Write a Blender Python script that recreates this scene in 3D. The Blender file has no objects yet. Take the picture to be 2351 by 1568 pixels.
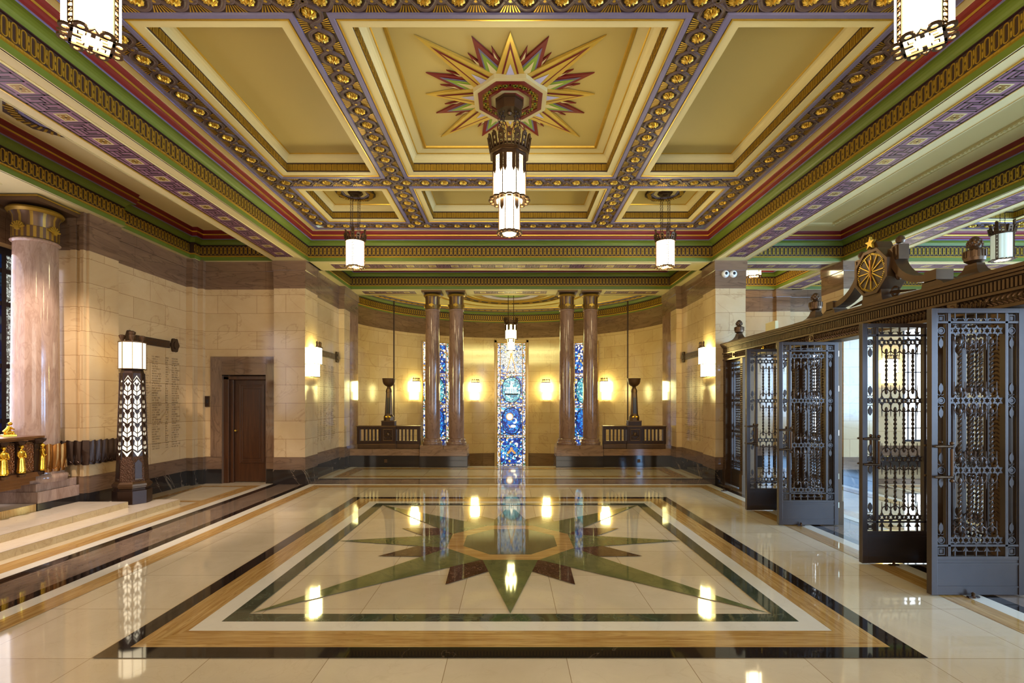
import bpy, math, random
from mathutils import Vector, Matrix
PI = math.pi
random.seed(7)
scene = bpy.context.scene
COL = scene.collection

# ------------------------------------------------------------------ camera, world, exposure
cam_d = bpy.data.cameras.new('camera')
cam = bpy.data.objects.new('camera', cam_d); COL.objects.link(cam)
cam.location = (0, 0, 1.6); cam.rotation_euler = (PI/2, 0, 0)
cam_d.sensor_fit = 'HORIZONTAL'; cam_d.sensor_width = 36.0
cam_d.lens = 1145/2351*36
cam_d.shift_x = 4.0/2351; cam_d.shift_y = 137.0/2351
cam_d.clip_start = 0.05; cam_d.clip_end = 200
scene.camera = cam
scene.view_settings.view_transform = 'Standard'
scene.view_settings.look = 'None'
scene.view_settings.gamma = 1.0
scene.view_settings.use_curve_mapping = False
scene.view_settings.exposure = -0.08
world = bpy.data.worlds.new('world'); scene.world = world; world.use_nodes = True
wb = world.node_tree.nodes['Background']
wb.inputs[0].default_value = (0.55, 0.75, 1.0, 1); wb.inputs[1].default_value = 3.0
scene.cycles.max_bounces = 7; scene.cycles.diffuse_bounces = 4; scene.cycles.glossy_bounces = 4
scene.cycles.transmission_bounces = 3; scene.cycles.transparent_max_bounces = 6
scene.cycles.sample_clamp_indirect = 4.0
scene.cycles.caustics_reflective = False; scene.cycles.caustics_refractive = False
scene.cycles.use_denoising = True

LAMP_WARM = (1.0, 0.82, 0.45)
LAMP_E = 34.0          # glowing glass of the lit lamps
SCONCE_E = 56.0
DAY = (0.27, 0.55, 1.0)

def area_light(name, loc, rot, sx, sy, power, color):
    l = bpy.data.lights.new(name, 'AREA'); l.shape = 'RECTANGLE'; l.size = sx; l.size_y = sy
    l.energy = power; l.color = color
    o = bpy.data.objects.new(name, l); COL.objects.link(o); o.location = loc; o.rotation_euler = rot
    return o
# daylight entering by the tall windows of the outer hall and the side aisle
area_light('daylight_outer_hall_side', (12.35, 3.0, 2.4), (0, PI/2, 0), 2.8, 7.0, 1500, DAY)
area_light('daylight_outer_hall_rear', (8.8, -2.9, 2.3), (PI/2, 0, 0), 6.0, 3.2, 900, DAY)
area_light('daylight_aisle_window', (-6.85, 5.2, 2.4), (0, -PI/2, 0), 2.4, 3.6, 90, (0.95, 0.84, 0.84))
sp = bpy.data.lights.new('aisle_spotlight', 'SPOT'); sp.energy = 620; sp.color = (1.0, 0.82, 0.70); sp.spot_size = math.radians(84); sp.spot_blend = 0.5; sp.shadow_soft_size = 0.06
spo = bpy.data.objects.new('aisle_spotlight', sp); COL.objects.link(spo); spo.location = (-5.0, 4.9, 4.2); spo.rotation_euler = Vector((-6.0+5.0, 6.6-4.9, .4-4.2)).to_track_quat('-Z', 'Y').to_euler()
area_light('rear_fill_light', (0.0, -2.9, 2.6), (PI/2, 0, 0), 6.5, 2.8, 280, (1.0, 0.93, 0.80))  # added fill behind the camera, lifts the shadows

# ------------------------------------------------------------------ materials
def srgb(r, g, b):
    f = lambda c: (c/12.92 if c <= 0.04045 else ((c+0.055)/1.055)**2.4)
    return (f(r/255), f(g/255), f(b/255), 1.0)

def new_mat(name):
    m = bpy.data.materials.new(name); m.use_nodes = True
    nt = m.node_tree; b = nt.nodes['Principled BSDF']
    return m, nt, b

def flat(name, col, rough=0.5, metal=0.0, var=0.08, scale=9.0, spec=0.5):
    m, nt, b = new_mat(name); N = nt.nodes; L = nt.links
    tc = N.new('ShaderNodeTexCoord'); no = N.new('ShaderNodeTexNoise'); no.inputs['Scale'].default_value = scale
    no.inputs['Detail'].default_value = 4
    mx = N.new('ShaderNodeMix'); mx.data_type = 'RGBA'
    c = col
    mx.inputs[6].default_value = (c[0]*(1-var), c[1]*(1-var), c[2]*(1-var), 1)
    mx.inputs[7].default_value = (min(1, c[0]*(1+var)), min(1, c[1]*(1+var)), min(1, c[2]*(1+var)), 1)
    L.new(tc.outputs['Object'], no.inputs['Vector']); L.new(no.outputs['Fac'], mx.inputs[0])
    L.new(mx.outputs[2], b.inputs['Base Color'])
    b.inputs['Roughness'].default_value = rough; b.inputs['Metallic'].default_value = metal
    b.inputs['Specular IOR Level'].default_value = spec
    return m

def marble(name, c1, c2, vein, rough=0.12, scale=1.5, stretch=(1, 1, 1), vein_amt=0.5, vein_w=0.04, joints=None, uv=False, mortar=(0.2, 0.15, 0.1), spec=0.5):
    m, nt, b = new_mat(name); N = nt.nodes; L = nt.links
    tc = N.new('ShaderNodeTexCoord'); src = tc.outputs['UV'] if uv else tc.outputs['Object']
    mp = N.new('ShaderNodeMapping'); mp.inputs['Scale'].default_value = stretch
    L.new(src, mp.inputs['Vector'])
    n1 = N.new('ShaderNodeTexNoise'); n1.inputs['Scale'].default_value = scale; n1.inputs['Detail'].default_value = 8
    n1.inputs['Roughness'].default_value = 0.65; n1.inputs['Distortion'].default_value = 0.6
    L.new(mp.outputs[0], n1.inputs['Vector'])
    r1 = N.new('ShaderNodeValToRGB'); r1.color_ramp.elements[0].position = 0.3; r1.color_ramp.elements[1].position = 0.7
    r1.color_ramp.elements[0].color = c1; r1.color_ramp.elements[1].color = c2
    L.new(n1.outputs['Fac'], r1.inputs[0])
    n2 = N.new('ShaderNodeTexNoise'); n2.inputs['Scale'].default_value = scale*0.9; n2.inputs['Detail'].default_value = 6
    n2.inputs['Distortion'].default_value = 1.6
    L.new(mp.outputs[0], n2.inputs['Vector'])
    s = N.new('ShaderNodeMath'); s.operation = 'SUBTRACT'; s.inputs[1].default_value = 0.5; L.new(n2.outputs['Fac'], s.inputs[0])
    a = N.new('ShaderNodeMath'); a.operation = 'ABSOLUTE'; L.new(s.outputs[0], a.inputs[0])
    r2 = N.new('ShaderNodeMapRange'); r2.inputs[1].default_value = 0.0; r2.inputs[2].default_value = vein_w
    r2.inputs[3].default_value = vein_amt; r2.inputs[4].default_value = 0.0
    L.new(a.outputs[0], r2.inputs[0])
    mx = N.new('ShaderNodeMix'); mx.data_type = 'RGBA'; mx.inputs[7].default_value = vein
    L.new(r2.outputs[0], mx.inputs[0]); L.new(r1.outputs[0], mx.inputs[6])
    out = mx.outputs[2]
    if joints:
        w, h, off, ox, oy, ms = joints
        mp2 = N.new('ShaderNodeMapping'); mp2.inputs['Location'].default_value = (-ox, -oy, 0)
        L.new(src, mp2.inputs['Vector'])
        br = N.new('ShaderNodeTexBrick'); br.offset = off; br.inputs['Scale'].default_value = 1.0
        br.inputs['Brick Width'].default_value = w; br.inputs['Row Height'].default_value = h
        br.inputs['Mortar Size'].default_value = ms; br.inputs['Mortar Smooth'].default_value = 0.1
        br.inputs['Color1'].default_value = (1, 1, 1, 1); br.inputs['Color2'].default_value = (0.88, 0.86, 0.83, 1)
        br.inputs['Mortar'].default_value = (*mortar, 1)
        L.new(mp2.outputs[0], br.inputs['Vector'])
        mu = N.new('ShaderNodeMix'); mu.data_type = 'RGBA'; mu.blend_type = 'MULTIPLY'; mu.inputs[0].default_value = 1
        L.new(out, mu.inputs[6]); L.new(br.outputs['Color'], mu.inputs[7]); out = mu.outputs[2]
    L.new(out, b.inputs['Base Color'])
    b.inputs['Roughness'].default_value = rough; b.inputs['Specular IOR Level'].default_value = spec
    return m

def emit(name, col, strength, body=(0.9, 0.85, 0.7)):
    m, nt, b = new_mat(name)
    b.inputs['Base Color'].default_value = (*body, 1); b.inputs['Roughness'].default_value = 0.3
    b.inputs['Emission Color'].default_value = (*col, 1); b.inputs['Emission Strength'].default_value = strength
    return m

def stained(name, scale, stops, strength=2.2, lead=0.05):
    m, nt, b = new_mat(name); N = nt.nodes; L = nt.links
    tc = N.new('ShaderNodeTexCoord')
    vo = N.new('ShaderNodeTexVoronoi'); vo.inputs['Scale'].default_value = scale
    ve = N.new('ShaderNodeTexVoronoi'); ve.feature = 'DISTANCE_TO_EDGE'; ve.inputs['Scale'].default_value = scale
    L.new(tc.outputs['Object'], vo.inputs['Vector']); L.new(tc.outputs['Object'], ve.inputs['Vector'])
    sep = N.new('ShaderNodeSeparateColor'); L.new(vo.outputs['Color'], sep.inputs[0])
    rp = N.new('ShaderNodeValToRGB'); rp.color_ramp.interpolation = 'CONSTANT'
    els = rp.color_ramp.elements
    while len(els) < len(stops): els.new(0.5)
    for e, (p, c) in zip(els, stops): e.position = p; e.color = c
    L.new(sep.outputs[0], rp.inputs[0])
    gt = N.new('ShaderNodeMath'); gt.operation = 'GREATER_THAN'; gt.inputs[1].default_value = lead
    L.new(ve.outputs['Distance'], gt.inputs[0])
    mul = N.new('ShaderNodeMath'); mul.operation = 'MULTIPLY'; mul.inputs[1].default_value = strength
    L.new(gt.outputs[0], mul.inputs[0])
    b.inputs['Base Color'].default_value = (0.05, 0.05, 0.06, 1); b.inputs['Roughness'].default_value = 0.15
    L.new(rp.outputs[0], b.inputs['Emission Color']); L.new(mul.outputs[0], b.inputs['Emission Strength'])
    return m

def bumpy(m, scale, strength, kind='noise'):
    nt = m.node_tree; N = nt.nodes; L = nt.links; b = N['Principled BSDF']
    tc = N.new('ShaderNodeTexCoord')
    t = N.new('ShaderNodeTexNoise' if kind == 'noise' else 'ShaderNodeTexVoronoi'); t.inputs['Scale'].default_value = scale
    L.new(tc.outputs['Object'], t.inputs['Vector'])
    bp = N.new('ShaderNodeBump'); bp.inputs['Strength'].default_value = strength; bp.inputs['Distance'].default_value = 0.01
    L.new(t.outputs[0], bp.inputs['Height']); L.new(bp.outputs[0], b.inputs['Normal'])
    return m

M = {}
M['cream'] = flat('cream_ceiling_paint', srgb(216, 201, 148), 0.6, var=0.03, scale=1.2)
M['panel'] = flat('buff_ceiling_panel_paint', srgb(188, 168, 104), 0.6, var=0.05, scale=0.6)
M['green'] = flat('moss_green_paint', srgb(94, 110, 32), 0.5, var=0.06)
M['greenhi'] = flat('leaf_green_paint', srgb(132, 162, 52), 0.5)
M['stargold'] = flat('star_gold_leaf', srgb(216, 184, 84), 0.38, metal=0.4, var=0.12, scale=14)
M['red'] = flat('crimson_paint', srgb(116, 22, 24), 0.45)
M['lav'] = flat('lavender_paint', srgb(112, 106, 146), 0.5)
M['lavhi'] = flat('pale_lavender_paint', srgb(190, 186, 226), 0.5)
M['gold'] = flat('gold_leaf', srgb(202, 164, 62), 0.34, metal=0.7, var=0.15, scale=20)
M['golddk'] = flat('aged_gold_leaf', srgb(150, 116, 36), 0.4, metal=0.5, var=0.2, scale=20)
M['brown'] = flat('umber_ground_paint', srgb(56, 34, 20), 0.55, var=0.1)
M['strand'] = flat('purple_brown_paint', srgb(90, 72, 72), 0.5, var=0.08)
M['maroon'] = flat('dark_maroon_paint', srgb(40, 12, 20), 0.5)
M['mauve'] = flat('mauve_paint', srgb(140, 96, 124), 0.5)
M['ashlar'] = marble('cream_marble_ashlar', srgb(200, 170, 126), srgb(214, 188, 146), srgb(158, 122, 80), rough=0.14, scale=1.1, vein_amt=0.35, vein_w=0.012,
                     joints=(0.76, 0.348, 0.5, 0.0, 0.52, 0.0028), uv=True, mortar=(0.42, 0.33, 0.22))
M['brownmarble'] = marble('brown_marble', srgb(108, 84, 66), srgb(136, 108, 84), srgb(80, 60, 46), rough=0.10, scale=1.6, stretch=(0.6, 3, 1), vein_amt=0.5, vein_w=0.03, uv=True,
                          joints=(1.3, 3.0, 0.0, 0.2, -0.7, 0.002), mortar=(0.4, 0.33, 0.28))
M['blackmarble'] = marble('black_marble', srgb(34, 30, 28), srgb(52, 44, 40), srgb(150, 130, 108), rough=0.07, scale=0.8, vein_amt=0.7, vein_w=0.004, uv=True)
M['colmarble'] = marble('mauve_brown_column_marble', srgb(118, 88, 70), srgb(156, 124, 104), srgb(90, 64, 50), rough=0.08, scale=3.0, stretch=(1, 1, 0.5), vein_amt=0.45, vein_w=0.03)
M['palecol'] = marble('rose_grey_column_marble', srgb(152, 122, 104), srgb(182, 154, 136), srgb(122, 92, 76), rough=0.10, scale=8.0, stretch=(1, 1, 0.25), vein_amt=0.35, vein_w=0.06)
FJ = (0.74, 0.74, 0.0, 0.35, 3.10, 0.0022)
M['floorcream'] = marble('cream_floor_marble', srgb(214, 197, 166), srgb(226, 210, 180), srgb(196, 174, 140), rough=0.045, scale=2.0, vein_amt=0.2, vein_w=0.01, joints=FJ, mortar=(0.45, 0.36, 0.26), spec=0.6)
M['floorwhite'] = marble('white_floor_marble', srgb(228, 220, 202), srgb(236, 229, 212), srgb(206, 196, 174), rough=0.045, scale=2.0, vein_amt=0.2, vein_w=0.01, spec=0.6)
M['floorblack'] = marble('black_floor_marble', srgb(26, 22, 20), srgb(40, 32, 28), srgb(120, 100, 80), rough=0.04, scale=0.6, vein_amt=0.35, vein_w=0.002, spec=0.6)
M['floorgreen'] = marble('green_floor_marble', srgb(44, 54, 42), srgb(74, 82, 64), srgb(104, 110, 90), rough=0.045, scale=3.5, stretch=(1, 1, 1), vein_amt=0.4, vein_w=0.03, spec=0.6)
M['floorgreen2'] = marble('olive_green_star_marble', srgb(92, 98, 58), srgb(118, 122, 76), srgb(78, 84, 50), rough=0.045, scale=3.5, vein_amt=0.4, vein_w=0.03, spec=0.6)
M['floorred'] = marble('dark_red_breccia', srgb(50, 28, 22), srgb(84, 54, 42), srgb(176, 146, 120), rough=0.05, scale=12, vein_amt=0.6, vein_w=0.012, spec=0.6)
M['floorgrey'] = marble('grey_brown_floor_marble', srgb(112, 94, 80), srgb(140, 120, 104), srgb(90, 74, 62), rough=0.045, scale=2.4, stretch=(3, 0.8, 1), vein_amt=0.4, vein_w=0.03, spec=0.6)
def travertine(name, stretch):
    return marble(name, srgb(168, 122, 60), srgb(212, 176, 112), srgb(134, 90, 38), rough=0.055, scale=2.2, stretch=stretch, vein_amt=0.5, vein_w=0.05, spec=0.55)
M['travx'] = travertine('golden_travertine_across', (0.7, 16, 1))
M['travy'] = travertine('golden_travertine_along', (16, 0.7, 1))
M['bronze'] = flat('brown_bronze', srgb(92, 68, 46), 0.38, metal=0.7, var=0.15, scale=14)
M['dkbronze'] = flat('dark_bronze', srgb(62, 44, 34), 0.36, metal=0.65, var=0.15, scale=14)
M['gatebronze'] = flat('gate_bronze', srgb(84, 72, 66), 0.36, metal=0.75, var=0.12, scale=8)
M['relief'] = bumpy(flat('chased_bronze_relief', srgb(132, 84, 50), 0.34, metal=0.75, var=0.2, scale=20), 55, 1.0, 'vor')
M['reliefdk'] = bumpy(flat('dark_hammered_bronze', srgb(86, 60, 44), 0.4, metal=0.6, var=0.2, scale=20), 60, 0.8, 'vor')
M['shrinebronze'] = flat('warm_shrine_bronze', srgb(128, 88, 56), 0.32, metal=0.7, var=0.2, scale=16)
M['shinegold'] = flat('polished_gilding', srgb(232, 184, 62), 0.22, metal=0.95, var=0.08)
M['lampglass'] = emit('lit_lamp_glass', LAMP_WARM, LAMP_E)
M['sconceglass'] = emit('lit_sconce_glass', (1.0, 0.90, 0.34), SCONCE_E)
M['apseglass'] = emit('lit_apse_lamp_glass', (1.0, 0.90, 0.32), 36.0)
M['standglass'] = emit('lit_lantern_glass', (1.0, 0.84, 0.52), 2.2)
M['standglow'] = emit('lit_shaft_lining', (1.0, 0.88, 0.62), 2.4)
M['paleglass'] = emit('pale_lamp_glass_daylight_glow', (0.8, 0.9, 0.8), 0.25, (0.75, 0.8, 0.66))  # faint emission stands in for daylight in the unlit shade
M['dayglass'] = emit('bright_window_pane', (0.80, 0.90, 1.0), 6.0)
M['wood'] = marble('dark_oak', srgb(58, 32, 16), srgb(84, 50, 26), srgb(40, 22, 12), rough=0.3, scale=2.0, stretch=(8, 8, 0.6), vein_amt=0.3, vein_w=0.05)
M['black'] = flat('black_paint', srgb(14, 14, 15), 0.3)
M['white'] = flat('white_plastic', srgb(235, 235, 232), 0.35)
M['blackframe'] = flat('black_iron_window_frame', srgb(24, 20, 28), 0.4, metal=0.3)
BL = lambda *c: srgb(*c)
M['sg_blue'] = stained('blue_stained_glass', 17, [(0, BL(16, 50, 150)), (.22, BL(30, 120, 215)), (.4, BL(235, 240, 250)), (.56, BL(12, 30, 96)), (.68, BL(90, 190, 225)), (.8, BL(230, 190, 110)), (.87, BL(40, 90, 180)), (.94, BL(250, 250, 250))], 1.5)
M['sg_cyan'] = stained('turquoise_stained_glass', 22, [(0, BL(60, 170, 190)), (.3, BL(110, 205, 215)), (.5, BL(20, 100, 140)), (.65, BL(200, 235, 235)), (.85, BL(40, 140, 170))], 1.5)
M['sg_deep'] = stained('deep_blue_stained_glass', 18, [(0, BL(20, 90, 190)), (.3, BL(30, 130, 220)), (.55, BL(12, 50, 140)), (.75, BL(60, 170, 230)), (.9, BL(18, 40, 120))], 1.5)
M['sg_white'] = stained('clear_rayed_stained_glass', 16, [(0, BL(245, 245, 240)), (.4, BL(225, 235, 250)), (.6, BL(150, 190, 240)), (.72, BL(240, 240, 235)), (.86, BL(70, 120, 210)), (.94, BL(255, 225, 160))], 1.05, 0.05)
M['sg_border'] = stained('border_stained_glass', 24, [(0, BL(240, 240, 240)), (.35, BL(40, 80, 170)), (.5, BL(250, 250, 245)), (.7, BL(210, 150, 50)), (.8, BL(250, 250, 250)), (.92, BL(50, 140, 110))], 1.3)
M['sg_gold'] = emit('amber_stained_glass', (0.9, 0.45, 0.12), 0.7, (0.5, 0.3, 0.1))
M['sg_moon'] = emit('ivory_stained_glass', (1.0, 0.95, 0.8), 2.0)
M['windowbronze'] = flat('gilded_window_bars', srgb(168, 130, 56), 0.4, metal=0.6)
M['sg_quarry'] = stained('patterned_leaded_quarries', 30, [(0, BL(215, 225, 215)), (.4, BL(120, 130, 120)), (.6, BL(230, 238, 230)), (.85, BL(60, 66, 66))], 0.7, 0.07)
M['sg_aisle'] = stained('aisle_blue_glass', 9, [(0, BL(40, 120, 230)), (.4, BL(20, 70, 200)), (.7, BL(120, 190, 250)), (.9, BL(200, 225, 250))], 1.6, 0.03)
M['ink'] = flat('inscription_ink', srgb(104, 80, 52), 0.5)
M['plaque'] = flat('plaque_bronze', srgb(70, 52, 38), 0.4, metal=0.5)

# ------------------------------------------------------------------ mesh builder
class MB:
    def __init__(s): s.v = []; s.f = []; s.m = []; s.mats = []; s.uv = []; s.hasuv = False
    def mi(s, mat):
        if mat not in s.mats: s.mats.append(mat)
        return s.mats.index(mat)
    def face(s, idx, mat, uv=None):
        s.f.append(idx); s.m.append(s.mi(mat)); s.uv.append(uv)
        if uv: s.hasuv = True
    def poly(s, pts, mat, uv=None):
        n = len(s.v); s.v += [tuple(p) for p in pts]; s.face(list(range(n, n+len(pts))), mat, uv)
    def box(s, x0, x1, y0, y1, z0, z1, mat):
        n = len(s.v)
        s.v += [(x0, y0, z0), (x1, y0, z0), (x1, y1, z0), (x0, y1, z0), (x0, y0, z1), (x1, y0, z1), (x1, y1, z1), (x0, y1, z1)]
        for q in ((3, 2, 1, 0), (4, 5, 6, 7), (0, 1, 5, 4), (1, 2, 6, 5), (2, 3, 7, 6), (3, 0, 4, 7)):
            s.face([n+i for i in q], mat)
    def obox(s, c, ax, ay, az, mat):
        c, ax, ay, az = map(Vector, (c, ax, ay, az)); n = len(s.v)
        for dz in (-1, 1):
            for dx, dy in ((-1, -1), (1, -1), (1, 1), (-1, 1)):
                s.v.append(tuple(c+ax*dx+ay*dy+az*dz))
        for q in ((3, 2, 1, 0), (4, 5, 6, 7), (0, 1, 5, 4), (1, 2, 6, 5), (2, 3, 7, 6), (3, 0, 4, 7)):
            s.face([n+i for i in q], mat)
    def prism(s, pts, z0, z1, mat, top=None, cap=True, scale_top=1.0, c=(0, 0)):
        n = len(s.v); k = len(pts)
        s.v += [(p[0], p[1], z0) for p in pts]
        s.v += [(c[0]+(p[0]-c[0])*scale_top, c[1]+(p[1]-c[1])*scale_top, z1) for p in pts]
        for i in range(k):
            j = (i+1) % k; s.face([n+i, n+j, n+k+j, n+k+i], mat)
        if cap:
            s.face([n+i for i in range(k)][::-1], mat); s.face([n+k+i for i in range(k)], top or mat)
    def plate(s, pts, t, mat, fr):   # outline (u,v) thickened along w, through frame fr(u,v,w)
        n = len(s.v); k = len(pts)
        s.v += [fr(p[0], p[1], -t/2) for p in pts] + [fr(p[0], p[1], t/2) for p in pts]
        s.face([n+i for i in range(k)][::-1], mat); s.face([n+k+i for i in range(k)], mat)
        for i in range(k):
            j = (i+1) % k; s.face([n+i, n+j, n+k+j, n+k+i], mat)
    def ring(s, po, pi_, t, mat, fr):
        n = len(s.v); k = len(po)
        for w in (-t/2, t/2):
            s.v += [fr(p[0], p[1], w) for p in po] + [fr(p[0], p[1], w) for p in pi_]
        for i in range(k):
            j = (i+1) % k
            s.face([n+i, n+k+i, n+k+j, n+j], mat)
            s.face([n+2*k+i, n+2*k+j, n+3*k+j, n+3*k+i], mat)
            s.face([n+i, n+j, n+2*k+j, n+2*k+i], mat)
            s.face([n+k+i, n+3*k+i, n+3*k+j, n+k+j], mat)
    def lathe(s, prof, seg, mat, c=(0, 0), a0=0.0, a1=2*PI, ang0=0.0, sx=1.0, sy=1.0, matf=None):
        n = len(s.v); k = len(prof); full = abs(a1-a0-2*PI) < 1e-6; cnt = seg if full else seg+1
        for i in range(cnt):
            a = a0+(a1-a0)*i/seg+ang0
            for r, z in prof: s.v.append((c[0]+r*math.cos(a)*sx, c[1]+r*math.sin(a)*sy, z))
        for i in range(seg):
            j = (i+1) % cnt if full else i+1
            for q in range(k-1):
                mm = matf(q, i) if matf else mat
                s.face([n+i*k+q, n+j*k+q, n+j*k+q+1, n+i*k+q+1], mm)
        if full:
            if prof[0][0] > 1e-5: s.face([n+i*k for i in range(seg)][::-1], mat)
            if prof[-1][0] > 1e-5: s.face([n+i*k+k-1 for i in range(seg)], mat)
    def tube(s, path, r, seg, mat, closed=False, rr=None):
        P = [Vector(p) for p in path]; n = len(s.v); k = len(P); up0 = Vector((0, 0, 1))
        for i, p in enumerate(P):
            a = P[(i-1) % k] if (i > 0 or closed) else p; b = P[(i+1) % k] if (i < k-1 or closed) else p
            t = (b-a).normalized(); u = t.cross(up0)
            if u.length < 1e-3: u = t.cross(Vector((0, 1, 0)))
            u.normalize(); w = t.cross(u).normalized(); R = rr[i] if rr else r
            for q in range(seg):
                an = 2*PI*q/seg; s.v.append(tuple(p+u*math.cos(an)*R+w*math.sin(an)*R))
        for i in range(k if closed else k-1):
            j = (i+1) % k
            for q in range(seg):
                q2 = (q+1) % seg; s.face([n+i*seg+q, n+i*seg+q2, n+j*seg+q2, n+j*seg+q], mat)
        if not closed:
            s.face([n+q for q in range(seg)][::-1], mat); s.face([n+(k-1)*seg+q for q in range(seg)], mat)
    def ball(s, c, r, mat, seg=10, rings=6, sx=1, sy=1, sz=1):
        n = len(s.v); s.v.append((c[0], c[1], c[2]-r*sz))
        for i in range(1, rings):
            ph = -PI/2+PI*i/rings
            for j in range(seg):
                a = 2*PI*j/seg
                s.v.append((c[0]+r*sx*math.cos(ph)*math.cos(a), c[1]+r*sy*math.cos(ph)*math.sin(a), c[2]+r*sz*math.sin(ph)))
        s.v.append((c[0], c[1], c[2]+r*sz)); top = len(s.v)-1
        for j in range(seg): s.face([n, n+1+(j+1) % seg, n+1+j], mat)
        for i in range(rings-2):
            for j in range(seg):
                a = n+1+i*seg; s.face([a+j, a+(j+1) % seg, a+seg+(j+1) % seg, a+seg+j], mat)
        a = n+1+(rings-2)*seg
        for j in range(seg): s.face([a+j, a+(j+1) % seg, top], mat)
    def stamp(s, T, o, ex, ey, ez):
        o = Vector(o); ex, ey, ez = Vector(ex), Vector(ey), Vector(ez); n = len(s.v)
        for (x, y, z) in T.v: s.v.append(tuple(o+ex*x+ey*y+ez*z))
        mp = [s.mi(m) for m in T.mats]
        for f, m in zip(T.f, T.m): s.f.append([n+i for i in f]); s.m.append(mp[m]); s.uv.append(None)
    def build(s, name, parent=None, smooth=None, bevel=None):
        me = bpy.data.meshes.new(name); me.from_pydata(s.v, [], s.f)
        for m in s.mats: me.materials.append(M[m])
        me.polygons.foreach_set('material_index', s.m)
        if s.hasuv:
            ul = me.uv_layers.new(name='UVMap'); k = 0
            for f, u in zip(s.f, s.uv):
                for q in range(len(f)):
                    ul.data[k].uv = u[q] if u else (0, 0); k += 1
        if smooth is not None:
            me.polygons.foreach_set('use_smooth', [True]*len(me.polygons))
            me.set_sharp_from_angle(angle=math.radians(smooth))
        me.update()
        o = bpy.data.objects.new(name, me); COL.objects.link(o)
        if parent: o.parent = parent
        if bevel:
            b = o.modifiers.new('bevel', 'BEVEL'); b.width = bevel; b.segments = 2; b.limit_method = 'ANGLE'
        return o

def tag(o, label, cat, group=None, kind=None):
    o['label'] = label; o['category'] = cat
    if group: o['group'] = group
    if kind: o['kind'] = kind
    return o
def thing(name, loc, label, cat, group=None, rz=0.0):
    o = bpy.data.objects.new(name, None); COL.objects.link(o); o.location = loc; o.rotation_euler = (0, 0, rz)
    return tag(o, label, cat, group)
def struct(o, label=None):
    o['kind'] = 'structure'
    if label: o['label'] = label
    return o
def copy_tree(o, parent=None):
    c = o.copy(); COL.objects.link(c); c.parent = parent
    for ch in [q for q in bpy.data.objects if q.parent == o]: copy_tree(ch, c)
    return c
def ngon(n, r, a0=0.0, c=(0, 0)): return [(c[0]+r*math.cos(a0+2*PI*i/n), c[1]+r*math.sin(a0+2*PI*i/n)) for i in range(n)]
XZ = lambda u, v, w: (u, w, v)

# ------------------------------------------------------------------ levels
HS, HC = 4.30, 4.85       # beam soffit, coffer rib plane
CY = 5.70                 # centre of the hall in depth

# ================================================================== FLOOR
fl = MB(); lay = [0]
def fz(): lay[0] += 1; return lay[0]*0.0002
def frect(x0, x1, y0, y1, mat, z=None):
    z = fz() if z is None else z
    fl.poly([(x0, y0, z), (x1, y0, z), (x1, y1, z), (x0, y1, z)], mat)
def frame(cx, cy, ho, hi, mx, my):
    z = fz(); 
    hox, hoy = ho if isinstance(ho, tuple) else (ho, ho); hix, hiy = hi if isinstance(hi, tuple) else (hi, hi)
    O = [(cx-hox, cy-hoy), (cx+hox, cy-hoy), (cx+hox, cy+hoy), (cx-hox, cy+hoy)]
    I = [(cx-hix, cy-hiy), (cx+hix, cy-hiy), (cx+hix, cy+hiy), (cx-hix, cy+hiy)]
    for i in range(4):
        j = (i+1) % 4; fl.poly([(*O[i], z), (*O[j], z), (*I[j], z), (*I[i], z)], mx if i % 2 == 0 else my)
fl.poly([(-7.2, -3.2, 0), (13.2, -3.2, 0), (13.2, 12.16, 0), (-7.2, 12.16, 0)], 'floorcream')
# strips under the beams
for sx in (-1, 1):
    a, b = sorted((sx*3.87, sx*4.58)); frect(a, b, -3.2, 9.62, 'floorblack')
    a, b = sorted((sx*3.99, sx*4.455)); frect(a, b, -3.2, 9.69, 'floorgrey')
for a, b in ((6.35, 7.06),):
    frect(a, b, -3.2, 9.62, 'floorblack'); frect(a+.12, b-.12, -3.2, 9.69, 'floorgrey')
# cross strips
frect(-3.93, 13.2, 9.62, 10.29, 'floorblack'); frect(-4.0, 13.2, 9.69, 10.18, 'floorgrey')
# main room border
frame(0, CY, (3.87, 3.92), (3.727, 3.78), 'floorwhite', 'floorwhite')
frame(0, CY, (3.727, 3.78), (3.53, 3.54), 'travx', 'travy')
# left aisle borders
frect(-4.72, -4.58, -3.2, 9.6, 'floorwhite'); frect(-4.97, -4.72, -3.2, 9.45, 'travy')
frame(-5.30, 8.66, (0.56, 0.76), (0.44, 0.64), 'travx', 'travy')
# right aisle borders
frect(4.58, 4.72, -3.2, 9.6, 'floorwhite'); frect(4.72, 4.95, -3.2, 9.45, 'travy')
frect(6.21, 6.35, -3.2, 9.6, 'floorwhite'); frect(5.98, 6.21, -3.2, 9.45, 'travy')
frect(4.72, 6.21, 9.25, 9.45, 'travx')
# outer hall
frame(9.9, CY, (2.7, 3.78), (2.5, 3.58), 'travx', 'travy'); frame(9.9, CY, (2.0, 2.7), (1.86, 2.56), 'floorblack', 'floorblack')
# vestibule before the apse
frame(0, 11.27, (3.86, .98), (3.72, .83), 'floorwhite', 'floorwhite'); frame(0, 11.18, (3.72, .76), (3.45, .51), 'travx', 'travy')
frame(5.5, 11.18, (0.9, .76), (0.7, .56), 'travx', 'travy')
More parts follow.
